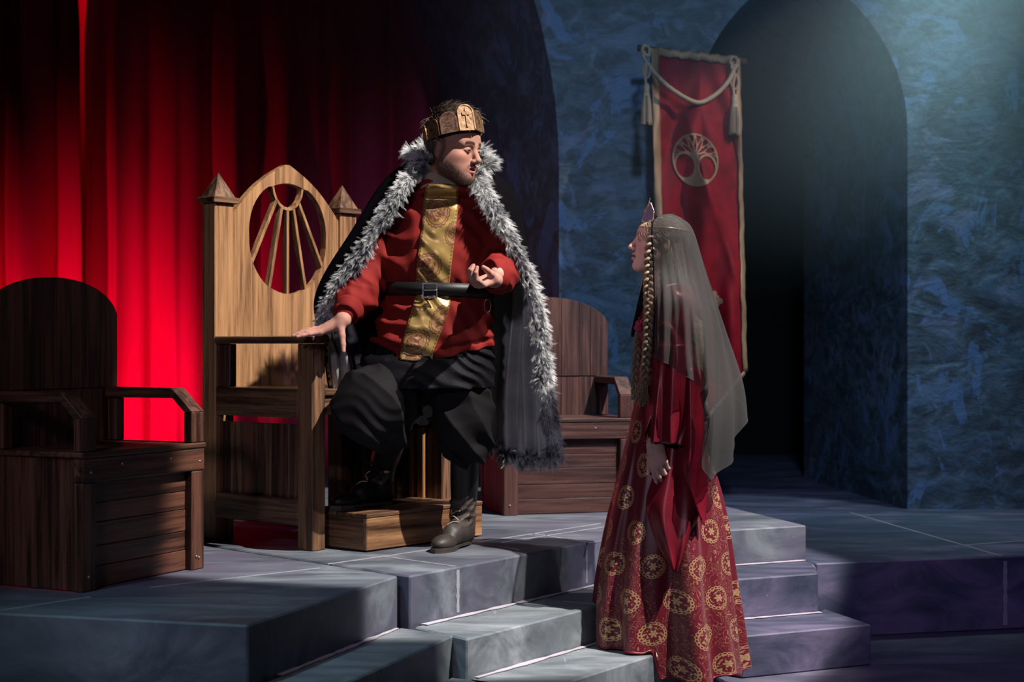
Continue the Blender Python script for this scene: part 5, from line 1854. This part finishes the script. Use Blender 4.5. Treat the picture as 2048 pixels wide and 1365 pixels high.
    for s, dd in ((0, -.13), (1, -.10)):
        pos = W(1276, 655, dd + .02)
    rose = []
    for i in range(7):
        a = i * 2.4; r = 0.004 * math.sqrt(i)
        rose.append((cap(pos + np.array((r * math.cos(a), -0.004 * (i % 3), r * 1.6 * math.sin(a))), pos + np.array((r * math.cos(a) + .004, -0.004, r * 1.6 * math.sin(a) + .004)), 0.009), .002))
    V, Fc, _ = hand_mesh(rose)
    mk('silk_flower', V, Fc, M['magenta'], bod, True, base)
    g_ = np.stack([np.stack([W(x0 + (x1 - x0) * k / 5, y, -.03 - .01 * math.sin(k)) for k in range(6)]) for y, x0, x1 in ((556, 1287, 1293), (590, 1279, 1291), (630, 1270, 1285), (660, 1263, 1276), (674, 1262, 1268))])
    gridsheet('black_ribbon', g_, M['velvet'], root, base, thick=0.002)

    # --- skirt
    rows = [(828, 1264, 1384, .150), (860, 1257, 1394, .165), (900, 1248, 1410, .185), (950, 1236, 1430, .205), (1000, 1224, 1444, .22), (1050, 1212, 1454, .235),
            (1100, 1202, 1462, .25), (1150, 1193, 1469, .26), (1200, 1187, 1477, .27), (1250, 1186, 1485, .275), (1300, 1187, 1492, .28), (1334, 1188, 1497, .28)]
    q = catmull(np.array(rows, float), 130)
    nt = 260
    th = np.linspace(0, 2 * math.pi, nt)
    S = np.zeros((len(q), nt, 3)); UV = np.zeros((len(q), nt, 2))
    rr = np.random.default_rng(4)
    for i, (py, l, r, b) in enumerate(q):
        p0, p1 = PX(l, py, 6.2), PX(r, py, 6.2)
        cx_, a_ = (p0.x + p1.x) / 2, (p1.x - p0.x) / 2
        g = i / (len(q) - 1)
        # pleats: phase fixed round the waist, deeper towards the hem
        pl = 0.5 * np.sin(9 * th + 0.6 + 0.5 * g) + 0.35 * np.sin(5 * th + 2.0 - 0.6 * g) + 0.25 * np.sin(14 * th + 1.0)
        pl = np.sign(pl) * np.abs(pl) ** 0.8
        k = 1 + 0.20 * g ** 0.7 * pl
        lim = np.where(np.abs(np.cos(th)) > 0.75, np.clip(k, 0.9, 1.03), k)
        S[i, :, 0] = cx_ + a_ * lim * np.cos(th)
        S[i, :, 1] = 6.2 + b * k * np.sin(th)
        S[i, :, 2] = p0.z
        UV[i, :, 0] = th * 0.235
        UV[i, :, 1] = (q[i, 0] - q[0, 0]) / 516.0
    S[..., 2] += 0.012 * np.sin(7 * th + 1)[None, :] * np.linspace(0, 1, len(q))[:, None] ** 3
    # rest on the steps
    xy = S[..., :2]
    dB = (xy - B0) @ nC; dA = (xy - A0) @ nC
    fl = 0.175 + 0.140 * (1 - sstep(dB, -0.004, 0.010))
    fl = np.where(dA > 0.012, 0.0, fl)
    low = S[..., 2] < fl + 0.006
    S[..., 2] = np.where(low, fl + 0.006 + 0.006 * rr.uniform(0, 1, S.shape[:2]), S[..., 2])
    sk = gridsheet('skirt', S, M['brocade'], root, base, UV)
    sk['label'] = 'maroon skirt with round gold medallions'
    tube('hem', S[-1, ::4], 0.004, M['maroon'], sk, 6, 260, base)

    # --- hanging sleeve of the near arm
    def sheet(name, rows, mat, nu=40, nv=50, amp=0.008, fr=4.0, parent=bod):
        A = np.array([[W(*p) for p in r] for r in rows])
        B = np.stack([catmull(A[i], nu) for i in range(len(rows))], 0)
        S = np.stack([catmull(B[:, j], nv) for j in range(nu)], 1)
        u = np.linspace(0, 1, nu)[None, :]; v = np.linspace(0, 1, nv)[:, None]
        S[..., 1] += amp * np.sin(u * 2 * math.pi * fr + 1.2 * v) * (0.3 + v)
        return gridsheet(name, S, mat, parent, base, thick=0.003)
    d = -.24
    sheet('bell_sleeve', [
        [(1300, 690, -.16), (1318, 690, -.25), (1345, 690, -.275), (1372, 690, -.26), (1396, 700, -.12)],
        [(1294, 750, -.14), (1316, 750, -.25), (1344, 750, -.285), (1376, 750, -.26), (1402, 760, -.12)],
        [(1290, 820, -.18), (1314, 822, -.27), (1344, 822, -.29), (1380, 830, -.26), (1408, 840, -.12)],
        [(1287, 884, -.20), (1312, 887, -.285), (1345, 889, -.295), (1362, 892, -.26), (1412, 900, -.12)]], M['maroon'], amp=0.014, fr=3.2)
    sheet('sleeve_tippet', [
        [(1366, 735, -.18), (1376, 735, -.262), (1390, 735, -.255), (1404, 740, -.20)],
        [(1358, 880, -.20), (1374, 880, -.285), (1394, 880, -.29), (1414, 880, -.22)],
        [(1352, 930, -.20), (1370, 950, -.285), (1394, 960, -.29), (1416, 955, -.22)],
        [(1362, 950, -.20), (1380, 980, -.285), (1396, 1010, -.29), (1412, 1020, -.22)],
        [(1398, 1028, -.22), (1402, 1038, -.27), (1405, 1046, -.28), (1409, 1052, -.24)]], M['maroon'], amp=0.010, fr=1.6)
    sheet('sleeve_inner_fall', [
        [(1318, 880, -.17), (1340, 880, -.235), (1368, 880, -.24), (1398, 880, -.20)],
        [(1306, 950, -.19), (1334, 950, -.25), (1370, 950, -.255), (1402, 950, -.21)],
        [(1292, 1010, -.22), (1326, 1020, -.27), (1370, 1020, -.275), (1404, 1010, -.23)],
        [(1310, 1080, -.25), (1334, 1080, -.29), (1364, 1080, -.29), (1388, 1060, -.25)],
        [(1344, 1140, -.28), (1349, 1142, -.30), (1353, 1144, -.30), (1358, 1138, -.28)]], M['maroon'], amp=0.010, fr=2.0)

    # --- veil
    cols = [
        [(1314, 433, -.02), (1304, 455, -.09), (1307, 540, -.125), (1307, 612, -.27), (1306, 665, -.31), (1305, 712, -.31)],
        [(1330, 429, -.03), (1334, 450, -.112), (1342, 540, -.15), (1350, 600, -.31), (1352, 690, -.335), (1352, 740, -.33)],
        [(1345, 429, -.03), (1362, 454, -.104), (1376, 540, -.13), (1394, 620, -.30), (1404, 740, -.33), (1414, 800, -.33)],
        [(1356, 433, -.02), (1378, 457, -.06), (1396, 545, -.075), (1420, 660, -.15), (1422, 830, -.30), (1410, 960, -.34)],
        [(1362, 436, .00), (1386, 461, .01), (1410, 550, .02), (1442, 670, .00), (1464, 800, -.10), (1464, 908, -.16)],
        [(1355, 438, .03), (1377, 458, .065), (1404, 545, .09), (1440, 655, .12), (1470, 740, .08), (1480, 803, .04)],
        [(1330, 434, .03), (1318, 455, .09), (1322, 540, .12), (1340, 615, .22), (1352, 680, .24), (1360, 730, .24)]]
    A = np.array([[W(*p) for p in c_] for c_ in cols])
    nu, nv = 150, 120
    B = np.stack([catmull(A[i], nv) for i in range(len(cols))], 0)
    S = np.stack([catmull(B[:, j], nu) for j in range(nv)], 0)
    u = np.linspace(0, 1, nu)[None, :]; v = np.linspace(0, 1, nv)[:, None]
    du = np.gradient(S, axis=1); dv = np.gradient(S, axis=0)
    nr = np.cross(du, dv); nr /= np.linalg.norm(nr, axis=2, keepdims=True) + 1e-9
    amp = 0.016 * np.clip(v * 1.6 - 0.5, 0, 1)
    S = S + nr * (amp * (np.sin(u * 2 * math.pi * 7 + 1.2 * v + .5) + 0.5 * np.sin(u * 2 * math.pi * 15 + 2.0)))[..., None]
    vl = gridsheet('veil', S, M['veil'], root, base)
    vl['label'] = 'sheer grey veil falling in points'
    tube('veil_hem', S[-1, ::3], 0.0018, M['veil'], vl, 5, 200, base)
    tube('veil_front_edge', S[::3, 0], 0.0030, M['velvet'], vl, 5, 150, base)
    return root


lady()

# ------------------------------------------------------------------ banner
def banner():
    M['banner'] = cloth('crimson_velvet', (0.20, 0.002, 0.010), 0.7, (0.12, 0.001, 0.006), Specular_IOR_Level=0.2)
    M['old_gold'] = cloth('old_gold_braid', (0.30, 0.20, 0.115), 0.6, (0.20, 0.135, 0.075), metal=0.2, weave=120, bumpy=0.5)
    M['rope'] = cloth('tan_cord', (0.36, 0.29, 0.20), 0.65, weave=150, bumpy=0.3)
    def bp(u, v, off=0.0):
        tl, tr = np.array((1303, 98.)), np.array((1478, 117.))
        bl, br = np.array((1318, 745.)), np.array((1492, 745.))
        p = (tl * (1 - u) + tr * u) * (1 - v) + (bl * (1 - u) + br * u) * v
        if v > 1: p[1] = 745 + (v - 1) * 650
        D = 9.22 + 0.17 * u
        f = 0.040 * math.sin(5.5 * u + 2.2 * v + 0.4) + 0.045 * math.sin(10 * u - 6 * v + 1.0) * min(1, v * 1.5) + 0.03 * math.sin(3.2 * v * math.pi + 2.5 * u) * (0.3 + 0.5 * u)
        f += -0.035 * math.exp(-((u - 0.55 - (v - .35) * 1.1) / 0.07) ** 2) * (v > 0.1) * min(1, (v - 0.1) * 3 if v > .1 else 0)
        f += 0.022 * math.sin(2 * math.pi * (3.6 * v - 1.3 * abs(u - 0.55) * 2) + 1.0) * math.exp(-((v - 0.2) / 0.2) ** 2)
        f += 0.035 * math.sin(15 * u + 5 * v) * max(0.0, min(1.0, (v - 0.35) * 3))
        return np.array(PX(p[0], p[1], D + f - off))
    c = PX(1392, 110, 9.3)
    t = empty('hanging_banner', (c.x, c.y, c.z))
    tag(t, 'crimson velvet banner with gold tree emblem hanging on the blue stone pier', 'banner')
    org = np.array(c)
    nu, nv = 60, 150
    us = np.linspace(0, 1, nu)
    def vmax(u): return 1.0 + 0.16 * (1 - abs(u - 0.5) * 2)
    g_ = np.array([[bp(u, vmax(u) * k / (nv - 1)) for u in us] for k in range(nv)])
    gridsheet('cloth', g_, M['banner'], t, org, thick=0.004)
    def ribbon(us_, vs_, wu, wv, mat=M['old_gold']):
        rows = []
        for q in (-1, -0.5, 0, 0.5, 1):
            rows.append([bp(a + q * wu, b + q * wv, 0.010 + 0.006 * (1 - q * q)) for a, b in zip(us_, vs_)])
        return gridsheet('gold_border', np.array(rows), mat, t, org, thick=0.004)
    k = 60
    jig = 0.004 * np.sin(np.linspace(0, 40, k)) + 0.003 * np.sin(np.linspace(0, 97, k))
    ribbon(np.full(k, 0.035) + jig * .6, np.linspace(0.0, 1.0, k), 0.042, 0)
    ribbon(np.full(k, 0.985) + jig, np.linspace(0.0, 1.0, k), 0.024, 0)
    ribbon(np.linspace(0.0, 1.0, k), 0.008 + 0.5 * jig, 0, 0.013)
    ribbon(np.linspace(0.985, 0.5, k), np.linspace(1.0, 1.155, k), 0.0, 0.008)
    ribbon(np.linspace(0.03, 0.5, k), np.linspace(1.0, 1.155, k), 0.0, 0.008)
    # emblem drawn as a thin applique on the cloth
    def applique(name, mask, cu, cv, ru, rv, n):
        idx = {}; V = []; Fq = []
        def vid(i, j):
            if (i, j) not in idx:
                x, y = -1.02 + 2.04 * i / n, -1.02 + 2.04 * j / n
                idx[i, j] = len(V); V.append(bp(cu + ru * x, cv + rv * y, 0.007))
            return idx[i, j]
        for i in range(n):
            for j in range(n):
                x, y = -1.02 + 2.04 * (i + .5) / n, -1.02 + 2.04 * (j + .5) / n
                if mask(x, y): Fq.append((vid(i, j), vid(i + 1, j), vid(i + 1, j + 1), vid(i, j + 1)))
        o = mk(name, V, Fq, M['old_gold'], t, False, org)
        md = o.modifiers.new('thickness', 'SOLIDIFY'); md.thickness = 0.003; md.offset = 0
        return o
    segs = []
    def grow(x, y, a, L, w, d):
        x2, y2 = x + L * math.sin(a), y - L * math.cos(a)
        segs.append((x, y, x2, y2, w, w * 0.7))
        if d > 0 and x2 * x2 + y2 * y2 < 0.86:
            for s in ((-0.42, 0.40) if d % 2 else (-0.36, 0.05, 0.42)): grow(x2, y2, a + s, L * 0.74, w * 0.66, d - 1)
    for a in (-1.25, -0.72, -0.22, 0.22, 0.72, 1.25): grow(0, -0.18, a, 0.36, 0.075, 3)
    SG = np.array(segs)
    def tree(x, y):
        r = math.hypot(x, y)
        if r > 1: return False
        if r > 0.93: return True
        inl = ((x + 0.46) / 0.41) ** 2 + ((y - 0.24) / 0.44) ** 2 < 1
        inr = ((x - 0.50) / 0.36) ** 2 + ((y - 0.27) / 0.44) ** 2 < 1
        if inl or inr: return False
        if y > -0.02 and (y > 0.25 or abs(x) < 0.5 or y > 0.0 and abs(x) < 0.62): 
            if y > 0.1 or abs(x) < 0.30: return True
        if ((x + 0.46) / 0.48) ** 2 + ((y - 0.24) / 0.52) ** 2 < 1 or ((x - 0.50) / 0.43) ** 2 + ((y - 0.27) / 0.52) ** 2 < 1: return True
        if abs(x) < 0.14 and -0.3 < y < 0.2: return True
        ax, ay, bx, by, w0, w1 = SG.T
        dx, dy = bx - ax, by - ay
        h = np.clip(((x - ax) * dx + (y - ay) * dy) / (dx * dx + dy * dy), 0, 1)
        return bool((np.hypot(x - ax - h * dx, y - ay - h * dy) < (w0 + (w1 - w0) * h) * 0.5).any())
    applique('tree_emblem', tree, 0.475, 0.334, 0.262, 0.0835, 200)
    def fleur(x, y):
        for cx_, cy_, r in ((0, -.6, .28), (0, .6, .28), (-.6, 0, .28), (.6, 0, .28), (0, 0, .3), (.35, -.35, .16), (.35, .35, .16), (-.35, -.35, .16), (-.35, .35, .16)):
            if (x - cx_) ** 2 + (y - cy_) ** 2 < r * r: return True
        return abs(x) < .13 and abs(y) < .7 or abs(y) < .13 and abs(x) < .7
    applique('flower_emblem', fleur, 0.66, 0.775, 0.10, 0.036, 60)
    # pole, brackets
    tube('pole', [PX(1276, 96, 9.27), PX(1492, 124, 9.44)], 0.020, M['dark_h'], t, 12, 12, org)
    for px, py in ((1312, 101), (1366, 108)):
        p = PX(px, py + 2, 9.34)
        box('bracket', (p.x - 0.012, p.y, p.z - 0.012), (p.x + 0.012, 9.6, p.z + 0.012), M['dark_h'], t, 0.002, org)
    # rope swag (two-ply) and tassels
    def cord(name, pts, r, parent=t, ply=3, turns=26):
        p = catmull(np.array(pts), 220)
        tg = np.gradient(p, axis=0); tg /= np.linalg.norm(tg, axis=1, keepdims=True)
        a = np.cross(tg, (0, 1, 0.2)); a /= np.linalg.norm(a, axis=1, keepdims=True); b = np.cross(tg, a)
        ph = np.linspace(0, 2 * math.pi * turns, 220)[:, None]
        P = np.array([p + r * .55 * (a * np.cos(ph + 2 * math.pi * q / ply) + b * np.sin(ph + 2 * math.pi * q / ply)) for q in range(ply)])
        v, f = strands(P, np.full((ply, 220), r * .62), 6)
        return mk(name, v, f, M['rope'], parent, True, org)
    sw = [(1296, 128), (1312, 150), (1345, 180), (1392, 205), (1425, 194), (1455, 165), (1472, 130)]
    cord('rope_swag', [PX(x, y, 9.16 + 0.16 * (x - 1296) / 176) for x, y in sw], 0.013)
    for sx, ys, D in ((1293, 0, 9.14), (1469, 22, 9.32)):
        q = lambda x, y, d=0.0: np.array(PX(sx + x, y + ys, D + d))
        ta = cord('tassel', [q(4, 92, .1), q(-6, 110), q(0, 128), q(-3, 150), q(0, 176)], 0.008, t, 3, 12)
        for s in (-1, 1): cord('tassel_loop', [q(0, 122), q(s * 7, 138), q(s * 6, 150), q(0, 158)], 0.006, ta, 2, 6)
        cord('knot', [q(8, 100, .05), q(-4, 92), q(-8, 104), q(4, 112), q(6, 98)], 0.009, ta, 3, 6)
        prof = [(0.004, 0.045), (0.014, 0.040), (0.020, 0.022), (0.016, 0.006), (0.020, 0.0), (0.016, -0.006), (0.022, -0.03)]
        cpt = q(0, 182)
        lathe('tassel_head', prof, M['rope'], ta, 16, org, cpt)
        n = 260
        a = rng.uniform(0, 2 * math.pi, n); rr = np.sqrt(rng.uniform(0, 1, n))
        st = cpt + np.stack([rr * .014 * np.cos(a), rr * .014 * np.sin(a), np.zeros(n)], 1)
        en = cpt + np.stack([rr * .033 * np.cos(a), rr * .033 * np.sin(a), -0.185 + rng.uniform(-.012, .012, n)], 1)
        m1 = st * .6 + en * .4 + np.stack([rr * .012 * np.cos(a), rr * .012 * np.sin(a), np.zeros(n)], 1)
        tt = np.linspace(0, 1, 6)[None, :, None]
        P = (1 - tt) ** 2 * st[:, None] + 2 * tt * (1 - tt) * m1[:, None] + tt ** 2 * en[:, None]
        v, f = strands(P, np.full((n, 6), 0.0022), 3)
        mk('tassel_fringe', v, f, M['rope'], ta, True, org)
    return t


banner()


# ------------------------------------------------------------------ stage haze over the archway
def haze():
    g = G('stage_haze')
    vs_ = g.n('VolumeScatter')
    vs_.inputs['Color'].default_value = (0.62, 0.86, 1.0, 1)
    x, _, z = g.sep(g.coord())
    g.put(vs_.inputs['Density'], g.sstep(z, 1.5, 3.7) * (g.sstep(x, -0.9, 1.7) * 0.185 + 0.012))
    vs_.inputs['Anisotropy'].default_value = 0.1
    g.nt.links.new(vs_.outputs[0], g.out.inputs['Volume'])
    o = box('haze', (-5.5, 8.0, 1.5), (6.3, 9.59, 6.3), g.mat, bevel=0)
    tag(o, 'thin bluish stage haze in front of the right archway', 'haze', kind='stuff')


haze()
